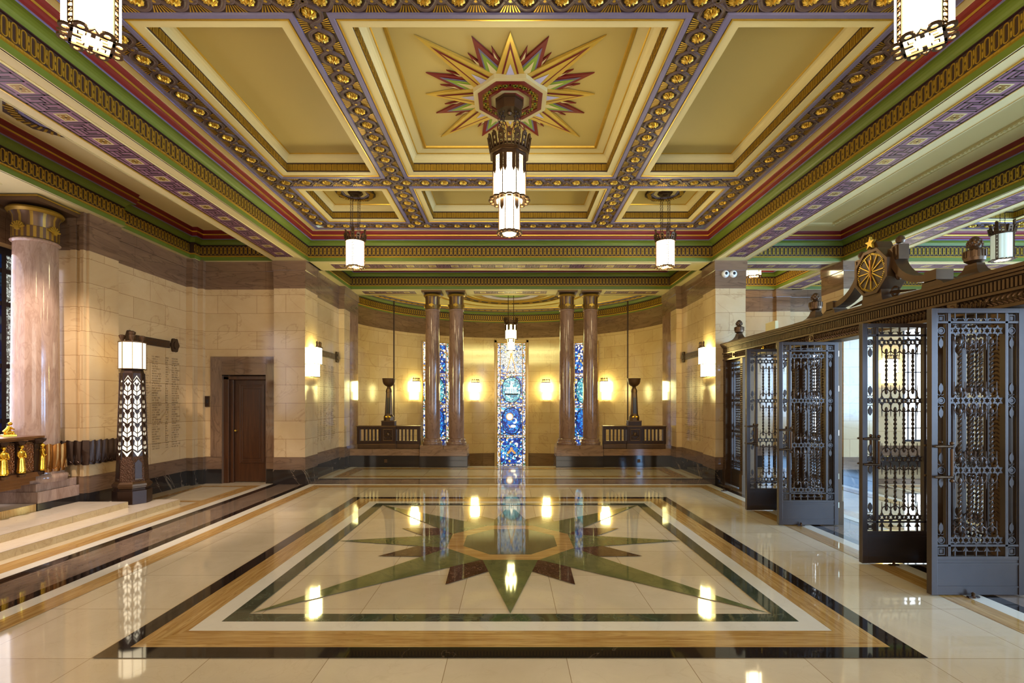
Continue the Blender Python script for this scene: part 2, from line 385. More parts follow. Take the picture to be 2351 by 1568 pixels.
# square frames round the star
frame(0, CY, 2.60, 2.465, 'floorblack', 'floorblack')
frame(0, CY, 2.465, 2.235, 'travx', 'travy')
frame(0, CY, 2.235, 2.09, 'floorwhite', 'floorwhite')
frame(0, CY, 2.09, 1.96, 'floorgreen', 'floorgreen')
def tri(ang, L, r0, hw, mat, z):
    c, s_ = math.cos(ang), math.sin(ang)
    P = lambda r, t: (r*c-t*s_, CY+r*s_+t*c, z)
    fl.poly([P(r0, -hw), P(L, 0), P(r0, hw)], mat)
z = fz()
for k in range(8): tri(PI/8+k*PI/4, 1.475, 0.62, 0.385, 'floorred', z)
z = fz()
for k in range(4): tri(PI/2*k, 1.955, 0.66, 0.285, 'floorgreen2', z)
z = fz()
for k in range(4): tri(PI/4+PI/2*k, 2.765, 0.66, 0.285, 'floorgreen2', z)
z = fz(); fl.poly([(x, CY+y, z) for x, y in ngon(8, 0.69/math.cos(PI/8), PI/8)], 'travx')
z = fz(); fl.poly([(x, CY+y, z) for x, y in ngon(8, 0.515/math.cos(PI/8), PI/8)], 'floorgreen')
# slab edge above the lower apse floor
fl.box(-3.9, 3.9, 12.10, 12.16, -1.2, -0.0005, 'floorwhite')
struct(fl.build('floor'))
lo = MB(); lo.poly([(-4.6, 12.16, -1.2), (4.6, 12.16, -1.2), (4.6, 17.2, -1.2), (-4.6, 17.2, -1.2)], 'floorcream')  # unseen lower floor, made cream to bounce light up the apse
struct(lo.build('floor_apse'))

# ================================================================== WALLS
LAY = [(0, .28, 'blackmarble', .012), (.28, .52, 'brownmarble', .008), (.52, 3.77, 'ashlar', 0), (3.77, 4.12, 'brownmarble', .006), (4.12, 5.4, 'brownmarble', .025)]
LAYA = [(-1.25, -.15, 'brownmarble', .0), (-.15, 3.74, 'ashlar', 0), (3.74, 5.4, 'brownmarble', .006)]
def wmitre(pts):
    out = []
    for i in range(len(pts)):
        ns = []
        for a, b in ((i-1, i), (i, i+1)):
            if a >= 0 and b < len(pts):
                d = Vector((pts[b][0]-pts[a][0], pts[b][1]-pts[a][1])).normalized(); ns.append(Vector((-d.y, d.x)))
        if len(ns) == 1: out.append(ns[0])
        else:
            b = ns[0]+ns[1]; out.append(b/max(.2, b.dot(ns[0])))
    return out
def wseg(mb, p0, p1, z0, z1, u0=0.0, layers=LAY, m0=None, m1=None):
    """wall strip from p0 to p1; the room lies to the left of the direction of travel"""
    d = Vector((p1[0]-p0[0], p1[1]-p0[1])); L = d.length; d /= L; nv = Vector((-d.y, d.x)); m0 = m0 or nv; m1 = m1 or nv
    for a, b, m, pr in layers:
        a2, b2 = max(a, z0), min(b, z1)
        if b2-a2 < 1e-4: continue
        q0 = (p0[0]+m0.x*pr, p0[1]+m0.y*pr); q1 = (p1[0]+m1.x*pr, p1[1]+m1.y*pr)
        mb.poly([(q0[0], q0[1], a2), (q1[0], q1[1], a2), (q1[0], q1[1], b2), (q0[0], q0[1], b2)], m, [(u0, a2), (u0+L, a2), (u0+L, b2), (u0, b2)])
        if pr > 0:
            for zz in (a2, b2):
                mb.poly([(p0[0], p0[1], zz), (p1[0], p1[1], zz), (q1[0], q1[1], zz), (q0[0], q0[1], zz)], m, [(u0, zz)]*4)
    return u0+L
def wpath(mb, pts, z0=0, z1=HS+.02, u0=0.0, layers=LAY):
    mt = wmitre(pts)
    for i in range(len(pts)-1): u0 = wseg(mb, pts[i], pts[i+1], z0, z1, u0, layers, mt[i], mt[i+1])
    return u0
def pier(name, x0, x1, y0, y1, u0=0.1):
    mb = MB(); wpath(mb, [(x0, y0), (x0, y1), (x1, y1), (x1, y0), (x0, y0)][::1], 0, HS+.02, u0)
    return struct(mb.build(name))
# (clockwise order keeps the room outside the pier)
def ring_pts(x0, x1, y0, y1): return [(x0, y0), (x0, y1), (x1, y1), (x1, y0), (x0, y0)]

w = MB()  # left aisle wall with window bay
wpath(w, [(-6.15, 9.46), (-6.15, 7.73), (-6.07, 7.73), (-6.07, 7.19), (-6.11, 7.19), (-6.11, 7.14), (-6.16, 7.14), (-6.16, 7.15)], u0=.2)
struct(w.build('wall_left')); w = MB()
wpath(w, [(-6.16, 7.15), (-6.16, 7.18), (-6.22, 7.18), (-6.22, 7.14), (-6.30, 7.14), (-6.30, 7.17), (-6.97, 7.17)], u0=.3)
struct(w.build('wall_left_return')); w = MB()
wseg(w, (-6.95, 7.15), (-6.95, 7.06), 0, HS+.02); wseg(w, (-6.95, 7.06), (-6.95, 2.6), 0, 1.05); wseg(w, (-6.95, 7.06), (-6.95, 2.6), 3.70, HS+.02)
wseg(w, (-6.95, 2.6), (-6.95, -3.2), 0, HS+.02)
struct(w.build('wall_left_window'))
w = MB()  # door wall
DX0, DX1, DH = -5.60, -4.745, 2.10
wpath(w, [(-5.93, 9.70), (-5.93, 9.62), (-6.03, 9.62), (-6.03, 9.46), (-6.15, 9.46)], u0=.1)
wseg(w, (-4.55, 9.70), (DX1, 9.70), 0, HS+.02, .0); wseg(w, (DX1, 9.70), (DX0, 9.70), DH, HS+.02, .195); wseg(w, (DX0, 9.70), (-5.93, 9.70), 0, HS+.02, 1.05)
# marble door surround
for (a, b, c, d) in ((-5.82, DX0, .52, 2.46), (DX1, -4.53, .52, 2.46), (DX0, DX1, DH, 2.46)):
    w.poly([(b, 9.68, c), (a, 9.68, c), (a, 9.68, d), (b, 9.68, d)], 'brownmarble', [(c, 3+a), (c, 3+b), (d, 3+b), (d, 3+a)] if (b-a) < .5 else [(a, 2.1), (b, 2.1), (b, 2.4), (a, 2.4)])
w.box(-5.82, -4.53, 9.681, 9.699, 2.46, 2.465, 'brownmarble')
for xx, sgn in ((DX0, 1), (DX1, -1)):
    w.box(min(xx, xx+sgn*.002), max(xx, xx+sgn*.002), 9.68, 9.90, 0, DH, 'brownmarble')
w.box(DX0, DX1, 9.68, 9.92, DH, DH+.01, 'brownmarble')
w.box(DX0-.05, DX1+.05, 9.93, 9.99, 0, 2.3, 'wood')
struct(w.build('wall_door'))
# left pier and niche wall
w = MB()
wpath(w, [(-3.95, 10.22), (-3.95, 9.60), (-4.55, 9.60), (-4.55, 9.70)], u0=.15)
wpath(w, [(-3.9, 12.78), (-3.9, 11.72), (-4.03, 11.72), (-4.03, 10.22), (-3.95, 10.22)], u0=.2)
w.box(-3.965, -3.895, 12.12, 12.76, -.9, HS, 'colmarble')
wseg(w, (-4.45, 12.78), (-3.9, 12.78), -1.2, HS+.02)
struct(w.build('wall_niche_left'))
w = MB()
wpath(w, [(4.53, 9.9), (4.53, 9.60), (3.95, 9.60), (3.95, 10.22)][::1], u0=.15)
wpath(w, [(3.95, 10.22), (4.03, 10.22), (4.03, 11.72), (3.9, 11.72), (3.9, 12.78)], u0=.2)
wpath(w, [(4.53, 12.1), (4.53, 9.9)], u0=.2)
w.box(3.895, 3.965, 12.12, 12.76, -.9, HS, 'colmarble')
wseg(w, (3.9, 12.78), (4.45, 12.78), -1.2, HS+.02)
struct(w.build('wall_niche_right'))
for nm, q in (('wall_pier_near_left', (-4.53, -3.95, 1.12, 1.74)), ('wall_pier_near_right', (3.95, 4.53, 1.12, 1.74)), ('wall_pier_near_aisle', (6.43, 7.05, 1.12, 1.74))):
    x0, x1, y0, y1 = q; w = MB(); wpath(w, [(x0, y1), (x1, y1), (x1, y0), (x0, y0), (x0, y1)], u0=.1); struct(w.build(nm))
w = MB(); wpath(w, [(4.2, 1.12), (4.2, -3.2)], u0=0); wpath(w, [(4.3, -3.2), (4.3, 1.12)], u0=0); struct(w.build('wall_light_block'))  # unseen wall added to keep hall daylight from leaking into the main room
# right aisle pier
w = MB(); wpath(w, [(6.43, 10.3), (7.05, 10.3), (7.05, 9.62), (6.43, 9.62), (6.43, 10.3)][::1], u0=.1); struct(w.build('wall_pier_aisle_right'))
# right back wall with windows
WINS = [(7.30, 7.72), (9.52, 10.18), (11.6, 12.2)]
w = MB(); xs = 12.6; u = 0
for a, b in reversed(WINS):
    u = wseg(w, (xs, 12.1), (b, 12.1), 0, HS+.02, u); wseg(w, (b, 12.1), (a, 12.1), 0, .62, u); wseg(w, (b, 12.1), (a, 12.1), 3.46, HS+.02, u); u += b-a; xs = a
u = wseg(w, (xs, 12.1), (6.75, 12.1), 0, HS+.02, u)
wpath(w, [(6.75, 12.1), (6.75, 12.02), (6.42, 12.02), (6.42, 12.1), (4.53, 12.1)], u0=u)
struct(w.build('wall_back_right'))
w = MB()  # outer side wall with tall windows
ys = -3.2; u = 0
for a, b in ((-1.2, 0.6), (1.4, 3.2), (4.0, 5.8), (8.0, 9.2)):
    u = wseg(w, (12.6, ys), (12.6, a), 0, HS+.02, u); wseg(w, (12.6, a), (12.6, b), 0, .8, u); wseg(w, (12.6, a), (12.6, b), 3.8, HS+.02, u); u += b-a; ys = b
wseg(w, (12.6, ys), (12.6, 12.1), 0, HS+.02, u)
struct(w.build('wall_right'))
w = MB(); wpath(w, [(-6.97, -3.2), (12.6, -3.2)], u0=0); struct(w.build('wall_rear'))
# apse wall (half round) with three window openings
AC, AR = (0.0, 12.5), 4.4
APW = [(89.5, .110, -.62, 3.57), (90+33.5, .105, -.62, 3.50), (90-33.5, .105, -.62, 3.50)]   # degrees, half angle (rad), sill, head
w = MB(); segs = 184; a0, a1 = math.radians(-2), math.radians(182)
def ap(a, r=AR): return (AC[0]+r*math.cos(a), AC[1]+r*math.sin(a))
u = 0
for i in range(segs):
    p, q = a0+(a1-a0)*i/segs, a0+(a1-a0)*(i+1)/segs; mid = (p+q)/2; hit = None
    for d, h, s0, s1 in APW:
        if abs(mid-math.radians(d)) < h-.002: hit = (s0, s1)
    if hit:
        wseg(w, ap(p), ap(q), -1.2, hit[0], u, LAYA); u2 = wseg(w, ap(p), ap(q), hit[1], 4.25, u, LAYA)
    else: u2 = wseg(w, ap(p), ap(q), -1.2, 4.25, u, LAYA)
    u = u2
struct(w.build('wall_apse', smooth=20))

# ================================================================== CORNICES, CEILING
def mitre(path, closed):
    n = len(path); out = []
    for i in range(n):
        def nrm(a, b):
            d = Vector((b[0]-a[0], b[1]-a[1])).normalized(); return Vector((-d.y, d.x))
        ns = []
        if closed or i > 0: ns.append(nrm(path[i-1], path[i]))
        if closed or i < n-1: ns.append(nrm(path[i], path[(i+1) % n]))
        if len(ns) == 1: out.append(ns[0])
        else:
            b = (ns[0]+ns[1]); b = b/(b.dot(ns[0])); out.append(b)
    return out
def sweep(mb, path, closed, prof):
    mt = mitre(path, closed); n = len(path)
    for i in range(n if closed else n-1):
        j = (i+1) % n
        for (p0, h0, _), (p1, h1, m) in zip(prof[:-1], prof[1:]):
            A = (path[i][0]+mt[i].x*p0, path[i][1]+mt[i].y*p0, h0); B = (path[j][0]+mt[j].x*p0, path[j][1]+mt[j].y*p0, h0)
            C = (path[j][0]+mt[j].x*p1, path[j][1]+mt[j].y*p1, h1); D = (path[i][0]+mt[i].x*p1, path[i][1]+mt[i].y*p1, h1)
            mb.poly([A, B, C, D], m)
def cyma(p0, h0, p1, h1, m, n=5):
    return [(p0+(p1-p0)*(1-math.cos(t*PI/2/n)), h0+(h1-h0)*math.sin(t*PI/2/n), m) for t in range(1, n+1)]
def cprof(h0=HS, top=True, sc=1.0):
    P = [(-.012, h0-.004, 'cream'), (-.012, h0, 'cream'), (0, h0, 'cream'), (0, h0+.072, 'green'), (.014, h0+.078, 'gold'), (.014, h0+.098, 'gold'), (0, h0+.104, 'brown'),
         (-.012, h0+.11, 'brown'), (-.012, h0+.288, 'brown'), (.004, h0+.292, 'maroon'), (.004, h0+.302, 'maroon')]
    P += cyma(.004, h0+.302, .088, h0+.378, 'green')
    P += [(.096, h0+.378, 'green'), (.096, h0+.39, 'lav'), (.104, h0+.392, 'lav')]
    if top:
        P += cyma(.104, h0+.392, .118, h0+.45, 'red', 3) + [(.126, h0+.454, 'red'), (.130, h0+.474, 'gold'), (.120, h0+.480, 'red')] + cyma(.120, h0+.482, .135, h0+.546, 'red', 3)
        P += [(.14, h0+.55, 'cream')]
    return P
# chain link of the band
link = MB()
def oval(hw, hh, n=7):
    pts = []
    for k in range(n): a = PI*k/(n-1); pts.append((hw*math.cos(a), (hh-hw)+hw*math.sin(a)))
    for k in range(n): a = PI+PI*k/(n-1); pts.append((hw*math.cos(a), -(hh-hw)+hw*math.sin(a)))
    return pts
fr_l = lambda u, v, w_: (u, w_+.004, v)
link.ring(oval(.026, .080), oval(.0175, .0715), .011, 'gold', fr_l)
for s_ in (-1, 1):
    link.poly([fr_l(.0395-.009, s_*.016, .003), fr_l(.0395+.009, s_*.016, .003), fr_l(.0395+.006, s_*.062, .003), fr_l(.0395-.006, s_*.062, .003)], 'gold')
link.poly([fr_l(.0395-.012, -.016, .003), fr_l(.0395+.012, -.016, .003), fr_l(.0395+.012, .016, .003), fr_l(.0395-.012, .016, .003)], 'golddk')
link.poly([fr_l(.0395-.005, -.008, .0045), fr_l(.0395+.005, -.008, .0045), fr_l(.0395+.005, .008, .0045), fr_l(.0395-.005, .008, .0045)], 'brown')
bead = MB(); bead.box(-.008, .008, -.002, .006, -.008, .008, 'gold')
def chain_band(mb, path, closed, h0=HS, pitch=.079, p=-.012, beads=True):
    n = len(path)
    for i in range(n if closed else n-1):
        a, b = Vector((*path[i], 0)), Vector((*path[(i+1) % n], 0)); d = b-a; L = d.length; d /= L; nn = Vector((-d.y, d.x, 0))
        k = max(1, round(L/pitch)); st = L/k
        for q in range(k):
            o = a+d*(st*(q+.5))+nn*p; o.z = h0+.198
            mb.stamp(link, o, d*(st/.079), nn, Vector((0, 0, 1)))
        if beads:
            k = max(1, round(L/.034)); st = L/k
            for q in range(k):
                o = a+d*(st*(q+.5))+nn*.012; o.z = h0+.086; mb.stamp(bead, o, d, nn, Vector((0, 0, 1)))
def rect(x0, x1, y0, y1): return [(x0, y0), (x1, y0), (x1, y1), (x0, y1)]
def cornice(name, path, closed=True, top=True, h0=HS, vis=None, label=None):
    mb = MB(); sweep(mb, path, closed, cprof(h0, top))
    if vis is None: chain_band(mb, path, closed, h0)
    else:
        for a, b in vis: chain_band(mb, [path[a], path[b]], False, h0)
    return struct(mb.build(name))
R_MAIN = rect(-3.9, 3.9, 1.76, 9.64)
cornice('trim_1', R_MAIN, vis=[(1, 2), (2, 3), (3, 0)])
PL = [(-4.55, -3.1), (-4.55, 9.60), (-5.96, 9.60), (-5.96, 9.42), (-6.05, 9.42), (-6.05, 7.73), (-5.97, 7.73), (-5.97, -3.1)]
cornice('trim_2', PL, closed=True, vis=[(1, 2), (2, 3), (4, 5), (5, 6), (6, 7)])
R_AR = rect(4.55, 6.43, 1.76, 9.64)
cornice('trim_3', R_AR, vis=[(1, 2), (2, 3)])
R_BC = rect(-3.85, 3.85, 10.3, 12.03)
cornice('trim_4', R_BC, vis=[(1, 2), (2, 3), (3, 0)])
R_BR = rect(4.6, 6.39, 10.3, 12.03)
cornice('trim_5', R_BR, vis=[(1, 2), (2, 3)])
R_OH = rect(7.05, 12.5, 1.76, 9.64)
cornice('trim_6', R_OH, vis=[(1, 2), (2, 3)])
R_OB = rect(7.05, 12.5, 10.3, 12.03)
cornice('trim_7', R_OB, vis=[(2, 3)])
R_RR = rect(-3.9, 3.9, -3.15, 1.1)
cornice('trim_8', R_RR, vis=[])
R_RS = rect(4.55, 12.5, -3.15, 1.1)
cornice('trim_9', R_RS, vis=[])

# beam soffits with meander
so = MB()
def soff(x0, x1, y0, y1): so.poly([(x0, y0, HS), (x0, y1, HS), (x1, y1, HS), (x1, y0, HS)], 'cream')
soff(-4.562, -3.888, -3.2, 10.3); soff(3.888, 4.562, -3.2, 10.3); soff(6.42, 7.06, -3.2, 12.1)
soff(-3.95, 13, 9.63, 10.31); soff(-4.6, 4.6, 12.02, 12.72); soff(-7.0, 12.6, 1.1, 1.77)
soff(-7.0, -5.95, -3.2, 7.73); soff(-6.2, -6.03, 7.7, 9.7); soff(3.84, 4.61, 10.3, 12.1); soff(-4.1, -3.84, 10.3, 12.1); soff(-6.2, -4.5, 9.59, 9.75)
soff(6.38, 7.1, 12.0, 12.12); soff(12.48, 12.7, -3.2, 12.1)
MW = .165
key = MB(); P_ = .438
key.poly([(-P_/2, -MW, 0), (-P_/2, MW, 0), (P_/2, MW, 0), (P_/2, -MW, 0)][::1], 'mauve')
def kstrip(a, b, wd=.017, mat='maroon', z=-.0012):
    (x0, y0), (x1, y1) = a, b
    if abs(x0-x1) < 1e-6: X0, X1 = x0-wd/2, x0+wd/2; Y0, Y1 = min(y0, y1)-wd/2, max(y0, y1)+wd/2
    else: Y0, Y1 = y0-wd/2, y0+wd/2; X0, X1 = min(x0, x1)-wd/2, max(x0, x1)+wd/2
    key.poly([(X0, Y0, z), (X0, Y1, z), (X1, Y1, z), (X1, Y0, z)], mat)
def kline(pts):
    for a, b in zip(pts[:-1], pts[1:]): kstrip(a, b)
for s_ in (-1, 1): kline([(-P_/2, s_*.158), (P_/2, s_*.158)])
for s_ in (-1, 1):
    kline([(s_*.095, -s_*.158), (s_*.095, s_*.115), (s_*.205, s_*.115), (s_*.205, -s_*.02), (s_*.155, -s_*.02), (s_*.155, s_*.055)])
    kline([(s_*.13, s_*.085), (s_*.13, -s_*.06), (s_*.219, -s_*.06)])
    kline([(s_*.13, -s_*.115), (s_*.219, -s_*.115)])
kline([(-.095, .115), (.06, .115)]); kline([(.095, -.115), (-.06, -.115)])
key.poly([(-.066, -.066, -.002), (-.066, .066, -.002), (.066, .066, -.002), (.066, -.066, -.002)], 'cream')
key.poly([(-.05, -.05, -.003), (-.05, .05, -.003), (.05, .05, -.003), (.05, -.05, -.003)], 'golddk')
for k in range(4):
    a = PI/4+PI/2*k; key.poly([(.038*math.cos(a)+.012*math.cos(a+PI/2*q), .038*math.sin(a)+.012*math.sin(a+PI/2*q), -.0045) for q in (0, 3, 2, 1)], 'cream')
key.poly([(.012, 0, -.0045), (0, -.012, -.0045), (-.012, 0, -.0045), (0, .012, -.0045)], 'brown')
def meander(p0, p1, phase=None):
    a, b = Vector((*p0, HS-.001)), Vector((*p1, HS-.001)); d = b-a; L = d.length; d /= L; nn = Vector((-d.y, d.x, 0))
    k = max(1, round(L/P_)); st = L/k
    for q in range(k): so.stamp(key, a+d*(st*(q+.5)), d*(st/P_), nn, Vector((0, 0, 1)))
    # cream fillets either side
    for s_ in (-1, 1):
        so.obox((a+b)/2+nn*s_*(MW+.012)+Vector((0, 0, -.003)), d*(L/2), nn*.007, Vector((0, 0, .004)), 'gold' if s_ > 0 else 'cream')
meander((-4.225, 1.9), (-4.225, 9.33)); meander((4.225, 1.9), (4.225, 9.33)); meander((6.74, 1.9), (6.74, 9.33))
meander((-3.55, 9.97), (3.55, 9.97)); meander((4.55, 9.97), (6.3, 9.97)); meander((7.2, 9.97), (12.1, 9.97))
meander((-3.65, 12.37), (-2.35, 12.37)); meander((-.9, 12.37), (.9, 12.37)); meander((2.35, 12.37), (3.65, 12.37)); meander((6.74, 10.5), (6.74, 11.9))
meander((-6.5, 1.9), (-6.5, 6.2))
struct(so.build('ceiling_beams'))

# coffered ceiling -------------------------------------------------
# guilloche cell, lies in the xy plane, ornament facing -z
gc = MB(); GP = .2815; GW = .138
gc.poly([(-GP/2, -GW, 0), (-GP/2, GW, 0), (GP/2, GW, 0), (GP/2, -GW, 0)], 'brown')
def strand(sgn):
    n = 24; hw = .019; rows = []
    f = lambda x: sgn*(.0465+.063*math.cos(2*PI*x/GP)-.0145*math.cos(4*PI*x/GP))
    for i in range(n+1):
        x = -GP/2+GP*i/n; e = 1e-3; dx, dy = e, f(x+e)-f(x); l = math.hypot(dx, dy); nx, ny = -dy/l, dx/l
        over = .004*math.cos(4*PI*(x/GP)+ (0 if sgn > 0 else PI))
        y = f(x)
        rows.append([(x+nx*t*hw, y+ny*t*hw, zz-(over if zz < 0 else 0)) for t, zz in ((-1, 0), (-.75, -.016), (-.35, -.012), (.35, -.012), (.75, -.016), (1, 0))])
    b = len(gc.v)
    for r in rows: gc.v += r
    for i in range(n):
        for q in range(5): gc.face([b+i*6+q, b+(i+1)*6+q, b+(i+1)*6+q+1, b+i*6+q+1][::-1], 'strand')
strand(1); strand(-1)
def rosette(mb, cx, cy, r, z, h, mat='gold', petals=10):
    n = petals*2; b = len(mb.v)
    for k, (rr, zz) in enumerate(((1.0, 0.0), (.92, -.55), (.55, -.95), (.3, -.7))):
        for i in range(n):
            a = 2*PI*i/n; q = rr*r*(1.0 if i % 2 else (.84 if k < 3 else 1)); mb.v.append((cx+q*math.cos(a), cy+q*math.sin(a), z+zz*h*(1.0 if i % 2 else .42)))
    mb.v.append((cx, cy, z-h*1.15)); c = len(mb.v)-1
    for k in range(3):
        for i in range(n):
            j = (i+1) % n; mb.face([b+k*n+i, b+(k+1)*n+i, b+(k+1)*n+j, b+k*n+j], mat)
    for i in range(n): mb.face([b+3*n+i, c, b+3*n+(i+1) % n], mat)
rosette(gc, 0, 0, .062, -.002, .034)
for s_ in (-1, 1):
    pass
gc.poly([(-GP/2+.014*math.cos(a), .014*math.sin(a), -.02) for a in (0, -1.047, -2.094, -3.1416, -4.189, -5.236)], 'gold')
for s_ in (-1, 1):           # fans of rays beside each eye
    for k in range(-3, 4):
        a = k*.20; x0 = -GP/2+.055*math.sin(a)*1.5; y0 = s_*.062; x1 = -GP/2+.125*math.sin(a)*1.15; y1 = s_*.132
        if x1 < -GP/2-.07 or x1 > -GP/2+.07: pass
        gc.poly([(x0-.003, y0, -.003), (x0+.003, y0, -.003), (x1+.0065, y1, -.006), (x1-.0065, y1, -.006)][::(1 if s_ < 0 else -1)], 'gold')
def rib(mb, p0, p1, half=GW):
    a, b = Vector((*p0, HC)), Vector((*p1, HC)); d = b-a; L = d.length; d /= L; nn = Vector((-d.y, d.x, 0)); k = max(1, round(L/GP)); st = L/k
    for q in range(k): mb.stamp(gc, a+d*(st*(q+.5)), d*(st/GP), nn*(half/GW), Vector((0, 0, 1)))
def coffer(mb, x0, x1, y0, y1, deep=False, band=.14, flute=True):
    """one recessed panel whose opening in the rib plane is x0..x1, y0..y1"""
    path = rect(x0, x1, y0, y1)
    P = [(0, HC, 'cream'), (0, HC+.012, 'cream'), (0, HC+.03, 'brown'), (0, HC+.118, 'golddk'), (0, HC+.142, 'brown')] + cyma(0, HC+.142, .06, HC+.235, 'cream', 4)
    P += [(.066, HC+.235, 'gold'), (.075, HC+.245, 'gold')]
    if deep: P += [(.18, HC+.258, 'cream'), (.184, HC+.25, 'gold'), (.212, HC+.252, 'gold'), (.22, HC+.27, 'gold')]
    ins, top = P[-1][0], P[-1][1]
    sweep(mb, path, True, P)
    mb.poly([(x0+ins, y0+ins, top), (x0+ins, y1-ins, top), (x1-ins, y1-ins, top), (x1-ins, y0+ins, top)], 'panel')
    if flute:   # reeded gold blocks on the far and side faces
        for (a, b) in (((x1, y0), (x1, y1)), ((x1, y1), (x0, y1)), ((x0, y1), (x0, y0))):
            a, b = Vector((*a, 0)), Vector((*b, 0)); d = b-a; L = d.length; d /= L; nn = Vector((-d.y, d.x, 0)); k = round(L/.082); st = L/k
            for q in range(k):
                o = a+d*(st*(q+.5))+nn*.005; o.z = HC+.074
                mb.obox(o, d*(st*.40), nn*.005, Vector((0, 0, .042)), 'gold')
                for t in (-.2, 0, .2): mb.obox(o+d*(st*t)+nn*.006, d*.004, nn*.002, Vector((0, 0, .038)), 'golddk')
def plane_with_cells(mb, xs, ys, half, X0, X1, Y0, Y1, deepf=lambda i, j: False, ribs=True, ribx=None, riby=None):
    """ribs centred on xs / ys; cells between them get border fillets and a coffer"""
    for i in range(len(xs)-1):
        for j in range(len(ys)-1):
            a0, a1, b0, b1 = xs[i]+half, xs[i+1]-half, ys[j]+half, ys[j+1]-half
            sweep(mb, rect(a0, a1, b0, b1), True, [(0, HC, 'lav'), (.008, HC-.016, 'lav'), (.05, HC-.016, 'lav'), (.062, HC-.004, 'lav'), (.066, HC-.014, 'gold'), (.078, HC-.014, 'gold'), (.082, HC-.002, 'gold'), (.165, HC-.002, 'cream'), (.165, HC, 'cream')])
            coffer(mb, a0+.165, a1-.165, b0+.165, b1-.165, deepf(i, j))
    if ribs:
        for x in xs:
            for a, b in zip(ys[:-1], ys[1:]): rib(mb, (x, a), (x, b))
        for y in ys:
            for a, b in zip(xs[:-1], xs[1:]): rib(mb, (a, y), (b, y))
ce = MB()
XR = [-3.48, -1.68, 1.68, 3.48]; YR = [2.20, 4.03, 7.40, 9.22]
# border between cornice and outer ribs
sweep(ce, R_MAIN, True, [(.135, HC-.002, 'cream'), (.225, HC-.002, 'cream'), (.228, HC-.014, 'gold'), (.236, HC-.014, 'gold'), (.24, HC-.004, 'lav'), (.275, HC-.004, 'lav'), (.30, HC, 'lav')])
plane_with_cells(ce, XR, YR, GW, 0, 0, 0, 0, deepf=lambda i, j: i == 1 and j == 1)
struct(ce.build('ceiling'))
ce = MB()   # outer hall coffers
XO = [7.48, 9.3, 12.05]; YO = [2.20, 4.03, 7.40, 9.22]
sweep(ce, R_OH, True, [(.135, HC-.002, 'cream'), (.225, HC-.002, 'cream'), (.24, HC-.004, 'lav'), (.275, HC-.004, 'lav'), (.36, HC, 'lav')])
plane_with_cells(ce, XO, YO, GW, 0, 0, 0, 0)
struct(ce.build('ceiling_outer_hall'))
ce = MB()   # plain ceilings of the aisles and back bays
def plain(x0, x1, y0, y1, z=HC): ce.poly([(x0, y0, z), (x0, y1, z), (x1, y1, z), (x1, y0, z)], 'cream')
plain(-6.1, -4.4, -3.2, 9.7); plain(4.4, 6.5, 1.7, 9.7); plain(-3.9, 3.9, 10.2, 12.1); plain(4.5, 6.5, 10.2, 12.1); plain(7.0, 12.6, 10.2, 12.1)
plain(-3.95, 3.95, -3.2, 1.2); plain(4.5, 12.6, -3.2, 1.2)
sweep(ce, R_AR, True, [(.42, HC, 'cream'), (.43, HC-.02, 'cream'), (.45, HC-.02, 'cream'), (.46, HC-.006, 'cream'), (.49, HC-.006, 'cream'), (.50, HC-.03, 'greenhi'), (.515, HC-.03, 'cream'), (.56, HC-.03, 'cream'), (.57, HC, 'cream')])
for k in range(120):
    y = 2.3+k*.057; ce.box(5.88, 5.92, y, y+.028, HC-.04, HC-.03, 'cream')
struct(ce.build('ceiling_aisles'))
# apse ceiling
ac = MB()
arc = [ap(a0+(a1-a0)*i/64) for i in range(65)]
arc = [(x, y) for x, y in arc]
sweep(ac, arc, False, cprof(4.215, top=False) + [(.13, 4.61, 'brown'), (.15, 4.635, 'golddk'), (.17, 4.64, 'brown'), (.30, 4.65, 'lav'), (.32, 4.665, 'gold'), (.345, 4.665, 'gold'), (.37, 4.68, 'cream'), (.75, 4.70, 'cream'), (4.38, 4.74, 'cream')])
chain_band(ac, arc, False, 4.215, beads=False)
arc2 = [(x*.962, 12.5+(y-12.5)*.962) for x, y in arc]
for a, b in zip(arc2[:-1], arc2[1:]):
    ac.obox(((a[0]+b[0])/2, (a[1]+b[1])/2, 4.628), ((b[0]-a[0])*.3, (b[1]-a[1])*.3, 0), (.02, 0, 0), (0, 0, .012), 'gold')
RC = (0, 14.25)
for r0, r1, zz, m in ((2.1, 2.17, 4.70, 'gold'), (1.62, 1.68, 4.69, 'gold'), (1.40, 1.60, 4.70, 'brown'), (1.30, 1.36, 4.69, 'gold'), (.90, 1.12, 4.69, 'golddk'), (.62, .86, 4.68, 'lavhi'), (.30, .55, 4.69, 'greenhi')):
    ac.ring(ngon(48, r1, 0, RC), ngon(48, r0, 0, RC), .03, m, lambda u_, v_, w_, zz=zz: (u_, v_, zz+w_))
for k in range(28):
    a = 2*PI*k/28; ac.box(RC[0]+1.5*math.cos(a)-.05, RC[0]+1.5*math.cos(a)+.05, RC[1]+1.5*math.sin(a)-.03, RC[1]+1.5*math.sin(a)+.03, 4.67, 4.69, 'gold')
ac.box(-4.6, 4.6, 12.68, 12.75, HS, 4.9, 'cream')
struct(ac.build('ceiling_apse'))
cap = MB(); cap.box(-7.4, 13.4, -3.6, 17.5, 5.35, 5.5, 'cream'); struct(cap.build('ceiling_sky_block'))  # unseen cap added over the ceilings to block the sky

